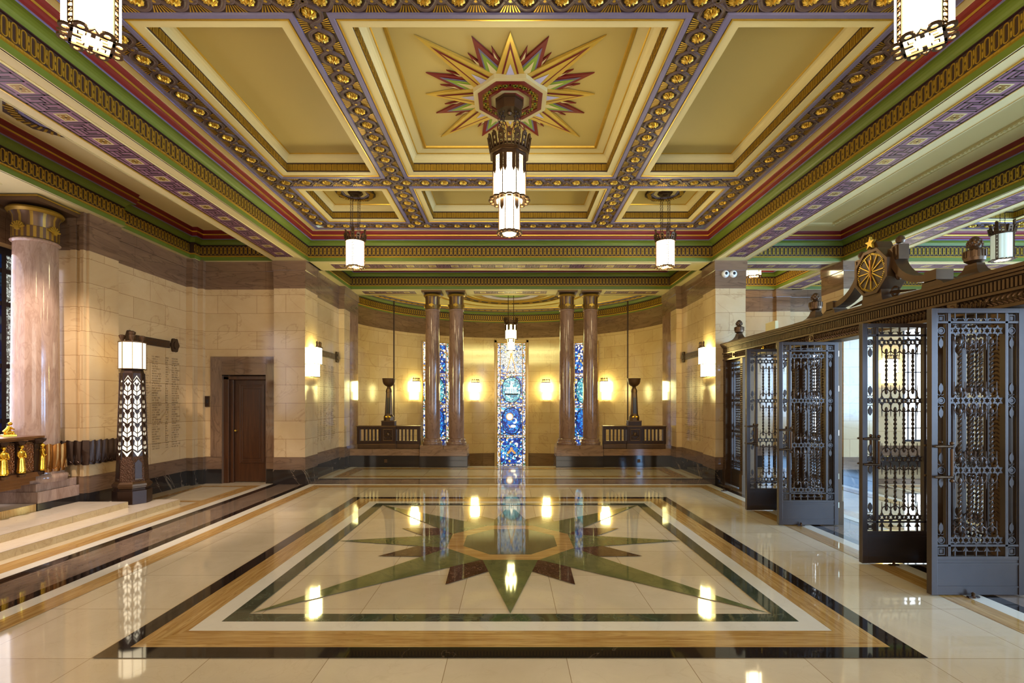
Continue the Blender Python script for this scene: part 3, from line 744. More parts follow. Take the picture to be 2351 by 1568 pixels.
# ================================================================== WINDOWS
def flat_window(name, x0, x1, y, z0, z1, cols, rows, mat='dayglass', bar='blackframe', axis='x', depth=.06, bw=.025):
    """glazed window in the plane y (or x) = const"""
    fr = (lambda u, v, w_: (u, y+w_, v)) if axis == 'x' else (lambda u, v, w_: (y+w_, u, v))
    mb = MB(); g = MB()
    def bx(u0, u1, v0, v1, t=depth, m=bar):
        mb.plate([(u0, v0), (u1, v0), (u1, v1), (u0, v1)], t, m, fr)
    bx(x0, x0+.05, z0, z1); bx(x1-.05, x1, z0, z1); bx(x0, x1, z0, z0+.05); bx(x0, x1, z1-.05, z1)
    for c in cols: bx(c-bw/2, c+bw/2, z0, z1, depth*.8)
    for r in rows: bx(x0, x1, r-bw/2, r+bw/2, depth*.8)
    o = struct(mb.build(name))
    g.plate([(x0, z0), (x1, z0), (x1, z1), (x0, z1)], .01, mat, fr); go = g.build('pane', parent=o)
    return o
nwin = 0
for a, b in WINS:
    nwin += 1
    flat_window(f'window_{nwin}', a, b, 12.13, .62, 3.46, [(a+b)/2, a+.14, b-.14], [.95, 1.35, 2.3, 2.75, 3.1])
for a, b in ((-1.2, 0.6), (1.4, 3.2), (4.0, 5.8), (8.0, 9.2)):
    nwin += 1
    flat_window(f'window_{nwin}', a, b, 12.66, .8, 3.8, [a+(b-a)*k/4 for k in (1, 2, 3)], [1.4, 2.2, 3.0], axis='y')
# aisle window with patterned quarries
nwin += 1
mb = MB(); fr = lambda u, v, w_: (-6.95+w_, u, v)
def bx(u0, u1, v0, v1, t=.08, m='blackframe'): mb.plate([(u0, v0), (u1, v0), (u1, v1), (u0, v1)], t, m, fr)
bx(2.6, 2.7, 1.05, 3.7); bx(6.97, 7.06, 1.05, 3.7); bx(2.6, 7.06, 1.05, 1.2); bx(2.6, 7.06, 3.6, 3.7)
for k in range(6):
    y0 = 6.97-k*.72
    bx(y0-.19, y0-.125, 1.05, 3.7, .07); bx(y0-.72, y0-.62, 1.05, 3.7, .09)
for zz in (1.33, 2.08, 2.93, 3.38): bx(2.6, 7.06, zz-.03, zz+.03, .06)
aw = struct(mb.build(f'window_{nwin}'))
for k in range(6):
    y0 = 6.97-k*.72
    g = MB(); g.plate([(y0-.125, 1.1), (y0, 1.1), (y0, 3.65), (y0-.125, 3.65)], .012, 'sg_quarry', fr); g.build('quarry_pane', parent=aw)
    g = MB(); g.plate([(y0-.62, 1.1), (y0-.19, 1.1), (y0-.19, 3.65), (y0-.62, 3.65)], .012, 'sg_aisle', fr)
    for q in range(6):
        zz = 1.5+q*.34; g.plate([(y0-.62, zz), (y0-.19, zz), (y0-.19, zz+.012), (y0-.62, zz+.012)], .02, 'blackframe', fr)
    g.build('blue_pane', parent=aw)

# stained glass in the apse
def ellipse(cu, cv, a, b, n=28, p=1.0):
    return [(cu+a*math.copysign(abs(math.cos(2*PI*k/n))**p, math.cos(2*PI*k/n)), cv+b*math.copysign(abs(math.sin(2*PI*k/n))**p, math.sin(2*PI*k/n))) for k in range(n)]
def stained_window(name, W, z0, z1, centre=True):
    fr = XZ; f = MB(); H = W/2
    def bar(u0, u1, v0, v1, t=.05): f.plate([(u0, v0), (u1, v0), (u1, v1), (u0, v1)], t, 'windowbronze', fr)
    bar(-H, -H+.03, z0, z1); bar(H-.03, H, z0, z1); bar(-H, H, z0, z0+.04); bar(-H, H, z1-.03, z1)
    inn = H-.125
    bar(-inn-.012, -inn+.012, z0, z1, .04); bar(inn-.012, inn+.012, z0, z1, .04)
    L = z1-z0; hs = [z0+.10, z0+L*.235, z0+L*.255, z0+L*.485, z0+L*.51, z0+L*.73, z0+L*.755, z1-.08]
    for h in hs: bar(-H, H, h-.009, h+.009, .045)
    o = struct(f.build(name))
    def pane(nm, pts, mat, w0=0.0, t=.008):
        g = MB(); g.plate(pts, t, mat, lambda u, v, w_: (u, w_+w0, v)); return g.build(nm, parent=o)
    R = lambda a, b, c, d: [(a, c), (b, c), (b, d), (a, d)]
    pane('border_pane', R(-H, -inn, z0, z1), 'sg_border'); pane('border_pane', R(inn, H, z0, z1), 'sg_border')
    zones = [(hs[0], hs[1]), (hs[2], hs[3]), (hs[4], hs[5]), (hs[6], hs[7])]
    for a, b in ((z0, hs[0]), (hs[1], hs[2]), (hs[3], hs[4]), (hs[5], hs[6]), (hs[7], z1)): pane('border_pane', R(-inn, inn, a, b), 'sg_border')
    for k, (a, b) in enumerate(zones):
        top = (k == 3)
        pane('pictorial_pane', R(-inn, inn, a, b), 'sg_white' if (top and centre) else 'sg_blue')
        c = (a+b)/2; hh = (b-a)/2-.03; hw = inn-.05
        if k == 0:
            g = MB(); d = [(0, c-hh*.62), (hw*.98, c), (0, c+hh*.62), (-hw*.98, c)]; d2 = [(x*.86, c+(y-c)*.86) for x, y in d]
            g.plate(d, .006, 'sg_cyan', lambda u, v, w_: (u, w_-.006, v)); g.plate(d2, .006, 'sg_deep', lambda u, v, w_: (u, w_-.012, v)); g.build('diamond_pane', parent=o)
            if centre:
                g = MB()
                for s_ in (-1, 1): g.plate([(s_*.02, c+.07), (s_*.15, c-.06), (s_*.15, c-.10), (s_*.09, c-.10), (0, c-.01)], .006, 'sg_gold', lambda u, v, w_: (u, w_-.02, v))
                g.plate([(-.05, c+.05), (.05, c+.05), (.03, c+.12), (-.03, c+.12)], .006, 'sg_gold', lambda u, v, w_: (u, w_-.02, v)); g.build('emblem_pane', parent=o)
        elif not top:
            g = MB(); E = ellipse(0, c, hw, hh, 32, .85)
            g.plate(E, .006, 'sg_deep' if k == 1 else 'sg_cyan', lambda u, v, w_: (u, w_-.008, v)); ei = [(x*.93, c+(y-c)*.95) for x, y in E]
            g.ring(E, ei, .02, 'blackframe', lambda u, v, w_: (u, w_-.012, v)); g.build('oval_pane', parent=o)
            g = MB(); fw = lambda u, v, w_: (u, w_-.02, v)
            if k == 1 and centre:
                g.plate(ellipse(-.06, c+.14, .125, .13, 20), .006, 'sg_gold', fw); g.plate(ellipse(-.06, c+.14, .095, .10, 20), .006, 'sg_moon', lambda u, v, w_: (u, w_-.026, v))
                cr = [(.10+.085*math.cos(t), c-.0+.09*math.sin(t)) for t in [(-.6*PI+1.2*PI*q/10) for q in range(11)]]
                cr += [(.06+.085*math.cos(t), c+.02+.07*math.sin(t)) for t in [(.5*PI-1.0*PI*q/8) for q in range(9)]]
                g.plate([(x, y) for x, y in cr], .006, 'sg_moon', fw)
                g.plate(ellipse(.06, c-.18, .09, .045, 14), .006, 'sg_moon', fw); g.plate([(-.14, c-.10), (-.06, c-.22), (.0, c-.25), (-.06, c-.16)], .006, 'sg_gold', fw)
                g.build('sun_and_moon_pane', parent=o)
            elif k == 2 and centre:
                for q in range(6): g.plate(R(-.16+q*.06, -.135+q*.06, c-.12, c+.05), .006, 'sg_moon', fw)
                g.plate(R(-.19, .19, c+.05, c+.08), .006, 'sg_moon', fw); g.plate([(-.05, c+.08), (.05, c+.08), (.02, c+.22), (-.02, c+.22)], .006, 'sg_moon', fw)
                g.plate(R(-.22, .22, c-.17, c-.13), .006, 'blackframe', fw); g.build('temple_pane', parent=o)
        elif centre:
            g = MB(); fw = lambda u, v, w_: (u, w_-.02, v)
            for s_ in (-1, 1):
                g.plate([(0, c+.12), (s_*.14, c-hh), (s_*.165, c-hh), (s_*.02, c+.16)], .01, 'sg_gold', fw)
            g.plate(ellipse(0, c+.15, .04, .05, 12), .012, 'sg_gold', fw); g.build('compasses_pane', parent=o)
            g = MB()
            for q in range(9):
                a_ = -1.2+q*.3; g.plate([(math.sin(a_)*.05-.004, c+.02), (math.sin(a_)*.05+.004, c+.02), (math.sin(a_)*inn*.95+.006, c+.02+math.cos(a_)*hh*.8), (math.sin(a_)*inn*.95-.006, c+.02+math.cos(a_)*hh*.8)], .004, 'sg_blue', lambda u, v, w_: (u, w_-.012, v))
            g.build('ray_pane', parent=o)
    return o
sw = stained_window('window_9', 1.0, -.62, 3.58); sw.location = (.04, 16.86, 0); sw['label'] = 'tall stained glass window with compasses, temple, sun and moon'
for d, nm in ((33.5, 'window_10'), (-33.5, 'window_11')):
    sw = stained_window(nm, .96, -.62, 3.52, False); a = math.radians(90+d); p = ap(a, 4.36); sw.location = (p[0], p[1], 0); sw.rotation_euler = (0, 0, a-PI/2)
# cream architrave round the apse centre window
mb = MB()
for x0, x1, z0, z1 in ((-.53, -.46, -.62, 3.66), (.54, .61, -.62, 3.66), (-.53, .61, 3.58, 3.68)): mb.box(x0, x1, 16.80, 16.86, z0, z1, 'ashlar')
struct(mb.build('trim_10'))

# ================================================================== DOOR
mb = MB(); mb.box(-5.60, -5.50, 9.74, 9.84, 0, 2.08, 'wood'); mb.box(-4.78, -4.745, 9.74, 9.84, 0, 2.08, 'wood'); mb.box(-5.60, -4.745, 9.74, 9.84, 2.02, 2.09, 'wood')
mb.box(-5.50, -5.44, 9.80, 9.88, 0, 2.04, 'wood')
dr = struct(mb.build('door_1', bevel=.006), 'dark oak single panel door in a brown marble surround')
mb = MB(); mb.box(-5.44, -4.78, 9.86, 9.90, .01, 2.02, 'wood')
def pframe(x0, x1, z0, z1, wd, y0, y1):
    mb.box(x0, x0+wd, y0, y1, z0, z1, 'wood'); mb.box(x1-wd, x1, y0, y1, z0, z1, 'wood'); mb.box(x0+wd, x1-wd, y0, y1, z0, z0+wd, 'wood'); mb.box(x0+wd, x1-wd, y0, y1, z1-wd, z1, 'wood')
pframe(-5.36, -4.86, .38, 1.93, .03, 9.845, 9.86); pframe(-5.33, -4.89, .41, 1.90, .04, 9.85, 9.86); mb.box(-5.27, -4.95, 9.852, 9.86, .47, 1.84, 'wood')
mb.build('door_leaf', parent=dr, bevel=.004)
mb = MB(); mb.tube([(-5.40, 9.86, 1.02), (-5.40, 9.80, 1.02)], .009, 8, 'gold'); mb.ball((-5.40, 9.795, 1.02), .022, 'gold'); mb.build('door_knob', parent=dr, smooth=40)
mb = MB(); mb.box(-5.925, -5.835, 9.675, 9.685, 1.49, 1.70, 'bronze'); mb.box(-5.915, -5.845, 9.669, 9.676, 1.50, 1.69, 'dkbronze'); mb.box(-5.895, -5.865, 9.662, 9.67, 1.56, 1.63, 'black')
tag(mb.build('call_plate', bevel=.002), 'small dark bronze call plate on the cream wall beside the oak door', 'wall plate')

# ================================================================== COLUMNS
def column(name, r, z0, z1, mat, label, group):
    t = thing(name, (0, 0, 0), label, 'column', group); t['kind'] = 'thing'; H = z1-z0
    mb = MB(); s = r/.19
    bp = [(r*1.30, z0), (r*1.34, z0+.03*s), (r*1.36, z0+.045*s), (r*1.34, z0+.06*s), (r*1.28, z0+.075*s), (r*1.20, z0+.08*s), (r*1.17, z0+.10*s), (r*1.2, z0+.115*s), (r*1.22, z0+.125*s), (r*1.2, z0+.14*s), (r*1.1, z0+.15*s), (r*1.03, z0+.165*s)]
    mb.lathe(bp, 40, mat); mb.build('base', parent=t, smooth=50)
    zc = z1-.50*s if r < .22 else z1-.56
    mb = MB(); mb.lathe([(r, z0+.165*s), (r*1.0, z0+H*.3), (r*.93, zc), (r*1.02, zc+.012), (r*1.05, zc+.025), (r*1.02, zc+.04), (r*.93, zc+.05)], 40, mat); mb.build('shaft', parent=t, smooth=50)
    mb = MB(); zt = z1-.12*s; n = 48; pr = []
    mb.lathe([(r*.93, zc+.05), (r*.94, zc+.10*s), (r*.96, zt-.05*s), (r*1.08, zt)], n, 'strandb', matf=lambda q, i: 'capbrown' if i % 4 else 'golddk')
    mb.lathe([(r*.96, zc+.055), (r*.985, zc+.06), (r*.985, zc+.155*s), (r*.96, zc+.16*s)], n, 'golddk', matf=lambda q, i: 'golddk' if i % 2 else 'capbrown')
    mb.lathe([(r*1.02, zt-.015), (r*1.14, zt), (r*1.20, zt+.02*s), (r*1.14, zt+.04*s), (r*1.0, zt+.045*s)], n, 'golddk')
    for k in range(4):      # palmettes
        a = PI/4*0-PI/2+PI/2*k; c0 = Vector((r*.985*math.cos(a), r*.985*math.sin(a), zc+.12*s)); tx = Vector((-math.sin(a), math.cos(a), 0)); nn = Vector((math.cos(a), math.sin(a), 0))
        for q in range(-3, 4):
            b = q*.42; d = tx*math.sin(b)+Vector((0, 0, math.cos(b))); mb.obox(c0+d*.036*s+nn*.008, d*.032*s, d.cross(nn)*.007*s, nn*.010, 'gold')
        mb.obox(c0+nn*.012, tx*.018*s, Vector((0, 0, .018*s)), nn*.016, 'gold')
    ab = r*1.28; mb.box(-ab, ab, -ab, ab, z1-.05*s, z1, 'capbrown'); mb.box(-ab*1.03, ab*1.03, -ab*1.03, ab*1.03, z1-.014*s, z1+.002, 'golddk')
    mb.build('capital', parent=t, smooth=40)
    return t
M['capbrown'] = flat('bronzed_capital_brown', srgb(96, 70, 48), 0.35, metal=0.4); M['strandb'] = M['capbrown']
c0 = column('marble_column', .185, .53, 4.30, 'colmarble', '', 'twin marble columns before the apse')
spots = [(-1.925, 'outer column of the left pair, beside the left balustrade'), (-1.335, 'inner column of the left pair, beside the central stair opening'), (1.40, 'inner column of the right pair, beside the central stair opening'), (1.985, 'outer column of the right pair, beside the right balustrade')]
for k, (x, lb) in enumerate(spots):
    o = c0 if k == 0 else copy_tree(c0); o.location = (x, 12.36, 0); o['label'] = 'polished brown marble '+lb
lc = column('marble_column', .25, .515, 4.28, 'palecol', 'stout rose-grey marble column with gilt capital beside the stained window', None)
lc.location = (-6.46, 6.79, 0)
mb = MB(); mb.box(-6.94, -6.16, 6.5, 7.13, .26, .41, 'palecol'); mb.box(-6.94, -6.20, 6.52, 7.13, .41, .515, 'palecol'); mb.box(-6.94, -6.155, 6.49, 7.13, .17, .26, 'blackmarble')
tag(mb.build('column_pedestal', bevel=.004), 'stepped rose marble pedestal under the stout left column', 'pedestal', kind='thing')
# twin-column pedestals
for (x0, x1, s_) in ((-2.205, -1.035, 'left'), (1.105, 2.26, 'right')):
    mb = MB(); mb.box(x0, x1, 12.05, 12.68, 0, .27, 'blackmarble'); mb.box(x0+.01, x1-.01, 12.055, 12.67, .27, .44, 'brownm'); mb.box(x0+.02, (x0+x1)/2-.004, 12.06, 12.66, .44, .53, 'brownm'); mb.box((x0+x1)/2+.004, x1-.02, 12.06, 12.66, .44, .53, 'brownm')
    M.setdefault('brownm', marble('brown_marble_block', srgb(126, 96, 70), srgb(152, 118, 88), srgb(92, 66, 48), rough=0.12, scale=3, stretch=(.5, .5, 2)))
    mb.box(x0, x1, 12.06, 12.68, -1.2, 0.0, 'blackmarble')
    tag(mb.build('column_pedestal', bevel=.004), f'black and brown marble pedestal under the {s_} pair of columns', 'pedestal', 'pedestals of the twin columns', kind='thing')
# low walls under the balustrades
for (x0, x1, nm) in ((-3.9, -2.21, 'wall_low_left'), (2.265, 3.9, 'wall_low_right')):
    mb = MB(); mb.box(x0, x1, 12.10, 12.42, -1.2, .28, 'blackmarble'); mb.box(x0, x1, 12.095, 12.43, .28, .44, 'brownm')
    c = (x0+x1)/2; mb.box(c+.0, c+.07, 12.094, 12.1, .11, .19, 'bronze')
    struct(mb.build(nm))

# ================================================================== BALUSTRADES AND TORCH STANDS
def balustrade():
    t = thing('bronze_balustrade', (0, 0, 0), 'x', 'balustrade', 'low balustrades before the apse')
    mb = MB(); mb.box(-.76, .76, -.06, .10, .44, .55, 'bronze'); mb.build('base_rail', parent=t, bevel=.008)
    mb = MB(); mb.box(-.77, .77, -.07, .07, .91, .99, 'dkbronze'); mb.box(-.78, .78, -.08, .08, .975, 1.0, 'bronze'); mb.build('top_rail', parent=t, bevel=.006)
    mb = MB(); mb.box(-.77, .77, -.05, .05, .55, .63, 'dkbronze'); mb.build('lower_rail', parent=t, bevel=.004)
    for s_ in (-1, 1):
        mb = MB(); mb.box(s_*.735-.035, s_*.735+.035, -.06, .06, .55, .91, 'dkbronze'); mb.build('end_post', parent=t)
        for k in range(5):
            x = s_*(.235+k*.09); mb = MB(); mb.box(x-.016, x+.016, -.03, .03, .63, .91, 'dkbronze'); mb.build('baluster', parent=t)
    mb = MB(); mb.box(-.19, .19, -.10, .10, .44, 1.0, 'dkbronze'); mb.box(-.20, .20, -.11, .11, .44, .56, 'bronze'); mb.box(-.20, .20, -.11, .11, .965, 1.0, 'bronze')
    mb.ring([(-.12, .63), (.12, .63), (.12, .92), (-.12, .92)], [(-.10, .65), (.10, .65), (.10, .90), (-.10, .90)], .03, 'bronze', lambda u, v, w_: (u, -.105+w_, v))
    mb.build('centre_block', parent=t, bevel=.006)
    mb = MB()
    for s_ in (-1, 1):
        mb.tube([(s_*.02, -.108, .70), (s_*.06, -.112, .68), (s_*.085, -.112, .73), (s_*.06, -.112, .78), (s_*.02, -.112, .76)], .012, 6, 'bronze')
        mb.tube([(s_*.01, -.108, .78), (s_*.05, -.112, .83), (s_*.03, -.112, .87)], .010, 6, 'bronze')
    mb.ball((0, -.108, .79), .035, 'bronze', sz=1.4, sy=.6); mb.build('relief_ornament', parent=t, smooth=40)
    return t
def torch_stand():
    t = thing('torch_stand', (0, 0, 1.0), 'x', 'torch stand', 'torch stands on the balustrades')
    mb = MB(); mb.prism([(-.16, -.11), (.16, -.11), (.16, .11), (-.16, .11)], 0, .11, 'dkbronze'); mb.prism([(-.165, -.115), (.165, -.115), (.165, .115), (-.165, .115)], .10, .125, 'bronze'); mb.build('plinth', parent=t, bevel=.005)
    mb = MB(); sq = ngon(8, .118, PI/8); mb.prism([(x*1.08, y*.9) for x, y in sq], .125, .22, 'bronze', scale_top=1.0)
    mb.prism([(x*1.08, y*.9) for x, y in sq], .22, .27, 'bronze', scale_top=.82); mb.prism([(x*.86, y*.76) for x, y in sq], .27, .82, 'bronze', scale_top=.72); mb.prism([(x*.70, y*.62) for x, y in sq], .82, .90, 'bronze', scale_top=.8); mb.prism([(x*.5, y*.5) for x, y in sq], .90, .95, 'bronze', scale_top=.7)
    mb.build('shaft', parent=t, bevel=.004)
    mb = MB()
    for u0, u1 in ((-.034, -.006), (.006, .034)): mb.poly([(u0*1.2, -.083, .30), (u1*1.2, -.083, .30), (u1*.9, -.061, .78), (u0*.9, -.061, .78)], 'black')
    for s_ in (-1, 1): mb.tube([(s_*.05, -.092, .26), (s_*.04, -.07, .80)], .006, 6, 'bronze')
    mb.ball((-.04, -.105, .215), .028, 'shinegold', sy=.4, sx=1.2); mb.ball((.04, -.105, .215), .028, 'shinegold', sy=.4, sx=1.2)
    mb.build('tracery', parent=t, smooth=40)
    mb = MB(); mb.lathe([(.0, .94), (.045, .945), (.05, .96), (.09, .98), (.13, 1.02), (.148, 1.07), (.155, 1.13), (.16, 1.14), (.16, 1.16), (.14, 1.16), (.12, 1.08), (.0, 1.03)], 32, 'bronze'); mb.build('bowl', parent=t, smooth=40)
    return t
b0 = balustrade(); s0 = torch_stand()
for k, (x, lb) in enumerate(((-2.98, 'left'), (3.04, 'right'))):
    b = b0 if k == 0 else copy_tree(b0); b.location = (x, 12.25, 0); b['label'] = f'low dark bronze balustrade on the marble parapet {lb} of the twin columns'
    q = s0 if k == 0 else copy_tree(s0); q.location = (x, 12.25, 1.0); q['label'] = f'bowl-topped bronze torch stand rising from the {lb} balustrade'
    mb = MB(); mb.lathe([(.018, -1.2), (.018, 4.2)], 10, 'dkbronze', c=(-3.02 if k == 0 else 3.05, 12.95)); mb.lathe([(.045, .985), (.045, 1.02)], 10, 'bronze', c=(-3.02 if k == 0 else 3.05, 12.95))  # rod added in place of a dark vertical line on the apse wall
    tag(mb.build('thin_dark_rod', smooth=40), f'thin dark rod added for a dark line behind the {lb} torch stand', 'pole')

# ================================================================== LAMPS
def fluted(r, n=48, lobes=12, amp=.03):
    return [(r*(1+amp*abs(math.sin(lobes/2*2*PI*i/n)))*math.cos(2*PI*i/n), r*(1+amp*abs(math.sin(lobes/2*2*PI*i/n)))*math.sin(2*PI*i/n)) for i in range(n)]
def pierced_strip(mb, a, r, z0, z1, wd, mat='bronze', cell=.03):
    c = Vector((r*math.cos(a), r*math.sin(a), 0)); tx = Vector((-math.sin(a), math.cos(a), 0)); nn = Vector((math.cos(a), math.sin(a), 0))
    for s_ in (-1, 1): mb.obox(c+tx*s_*wd/2+Vector((0, 0, (z0+z1)/2)), tx*.0035, nn*.005, Vector((0, 0, (z1-z0)/2)), mat)
    k = max(2, round((z1-z0)/cell)); st = (z1-z0)/k
    for q in range(k+1): mb.obox(c+Vector((0, 0, z0+st*q)), tx*wd/2, nn*.004, Vector((0, 0, .0045)), mat)
    for q in range(k):
        for s_ in (-1, 1):
            d = tx*(s_*wd/2)+Vector((0, 0, st/2)); mb.obox(c+Vector((0, 0, z0+st*(q+.5)))+tx*(-s_*wd*.0), d*.95, nn*.003, Vector((0, 0, .0025)), mat) if q % 2 == 0 else None
def crown(mb, r, z0, h, n, mat='bronze'):
    mb.ring(ngon(n*2, r*1.06), ngon(n*2, r*.92), h*.16, mat, lambda u, v, w_: (u, v, z0+h*.08+w_))
    mb.ring(ngon(n*2, r*1.10), ngon(n*2, r*.96), h*.06, mat, lambda u, v, w_: (u, v, z0+h*.26+w_))
    for k in range(n):
        a = 2*PI*k/n; nn = Vector((math.cos(a), math.sin(a), 0)); tx = Vector((-math.sin(a), math.cos(a), 0)); wd = 2*PI*r/n
        base = nn*r*1.03+Vector((0, 0, z0)); up = (Vector((0, 0, 1))+nn*.18).normalized()
        for s_ in (-1, 1): mb.obox(base+tx*s_*wd*.30+up*h*.5, up*h*.34, tx*wd*.09, nn*.008, mat)
        mb.obox(base+up*h*.84, up*h*.08, tx*wd*.36, nn*.008, mat)
        mb.obox(base+up*h*.95, up*h*.06, tx*wd*.16, nn*.008, mat)
        mb.obox(base+up*h*.50, up*h*.05, tx*wd*.3, nn*.006, mat)
def chains(t, r, z0, z1, n, a0, link=.028):
    for k in range(n):
        a = a0+2*PI*k/n; x, y = r*math.cos(a), r*math.sin(a); mb = MB(); m = max(2, int((z1-z0)/link)); st = (z1-z0)/m
        for q in range(m):
            zc = z0+st*(q+.5); ang = (q % 2)*PI/2; c_, s_ = math.cos(ang), math.sin(ang); hw, hh = .0085, st*.62; R = .0032
            pts = [(x+u*c_, y+u*s_, zc+v) for u, v in ((-hw, -hh*.6), (0, -hh), (hw, -hh*.6), (hw, hh*.6), (0, hh), (-hw, hh*.6))]
            mb.tube(pts, R, 4, 'dkbronze', closed=True)
        mb.build('chain', parent=t)
def pendant(loc, zceil, label, group=None, rot=0.0, unlit=False, chain_n=4):
    """four sided fluted lantern; local z = 0 at its foot"""
    t = thing('pendant_lantern', loc, label, 'pendant lamp', group, rot); g = 'paleglass' if unlit else 'lampglass'
    mb = MB(); mb.prism(fluted(.140, 72, 12, .045), .012, .415, g); mb.build('glass_shade', parent=t, smooth=60)
    mb = MB()
    for k in range(4): pierced_strip(mb, PI/2*k, .150, .01, .42, .030)
    mb.build('pierced_strips', parent=t)
    mb = MB()
    # foot plate: rectangular frame with cut-outs and lobed flanges
    fz_ = lambda u, v, w_: (u, v, w_)
    rr = .148
    for k in range(4):
        a = PI/4+PI/2*k; c_, s_ = math.cos(a), math.sin(a)
        F = lambda u, v, w_, c_=c_, s_=s_: (u*c_-v*s_, u*s_+v*c_, w_)
        mb.plate([(.092, -.105), (.106, -.105), (.106, .105), (.092, .105)], .014, 'bronze', F)
        for v0 in (-.062, .062): mb.ring([(.128+x, v0+y) for x, y in ngon(14, .036)], [(.128+x, v0+y) for x, y in ngon(14, .018)], .014, 'bronze', F)
        mb.ring([(.106, -.03), (.106, .03), (.165, 0)], [(.113, -.016), (.113, .016), (.146, 0)], .014, 'bronze', F)
        mb.plate([(.050, -.012), (.092, -.012), (.092, .012), (.050, .012)], .008, 'bronze', F)
        mb.plate([(.045, .03), (.075, .03), (.075, .038), (.045, .038)], .008, 'bronze', F); mb.plate([(.045, -.038), (.075, -.038), (.075, -.03), (.045, -.03)], .008, 'bronze', F)
        mb.plate([(.067, .038), (.075, .038), (.075, .070), (.067, .070)], .008, 'bronze', F)
    mb.build('foot_frame', parent=t)
    if unlit:
        mb = MB(); mb.prism(ngon(16, .11), -.004, .012, 'standglass'); mb.build('foot_glass', parent=t)
    mb = MB(); crown(mb, .150, .415, .125, 12)
    for k in range(4):
        a = PI/2*k; nn = Vector((math.cos(a), math.sin(a), 0)); mb.obox(nn*.155+Vector((0, 0, .52)), Vector((0, 0, .10)), nn.cross(Vector((0, 0, 1)))*.022, nn*.01, 'bronze')
        mb.ball(tuple(nn*.165+Vector((0, 0, .62))), .014, 'bronze', 8, 5)
    mb.prism(ngon(16, .13), .41, .43, 'dkbronze'); mb.build('crown', parent=t)
    L = zceil-loc[2]
    chains(t, .085, .43, L-.03, chain_n, PI/4)
    mb = MB(); mb.prism(ngon(8, .10, PI/8), L-.035, L, 'dkbronze', scale_top=1.3); mb.lathe([(.0, L-.06), (.03, L-.055), (.05, L-.035)], 12, 'dkbronze'); mb.build('ceiling_canopy', parent=t)
    return t
pendant((-2.585, 8.32, 3.835), 5.07, 'lit fluted lantern hanging over the far left corner, in front of the left niche', 'corner lanterns', 0.05)
pendant((2.585, 8.32, 3.835), 5.07, 'lit fluted lantern hanging over the far right corner, in front of the right pier', 'corner lanterns', -0.05)
pendant((-2.60, 3.10, 3.835), 5.07, 'large near lantern cut by the top edge of the photo at upper left', 'corner lanterns', 0.0)
pendant((2.57, 3.10, 3.835), 5.07, 'large near lantern cut by the top edge of the photo at upper right', 'corner lanterns', 0.0)
pendant((8.21, 8.32, 3.955), 5.07, 'pale unlit lantern hanging beyond the gates over the outer hall', None, 0.35, True, 2)
pendant((5.47, 11.2, 4.40), 4.86, 'lit lantern close under the ceiling beyond the right pier', None, 0.3)
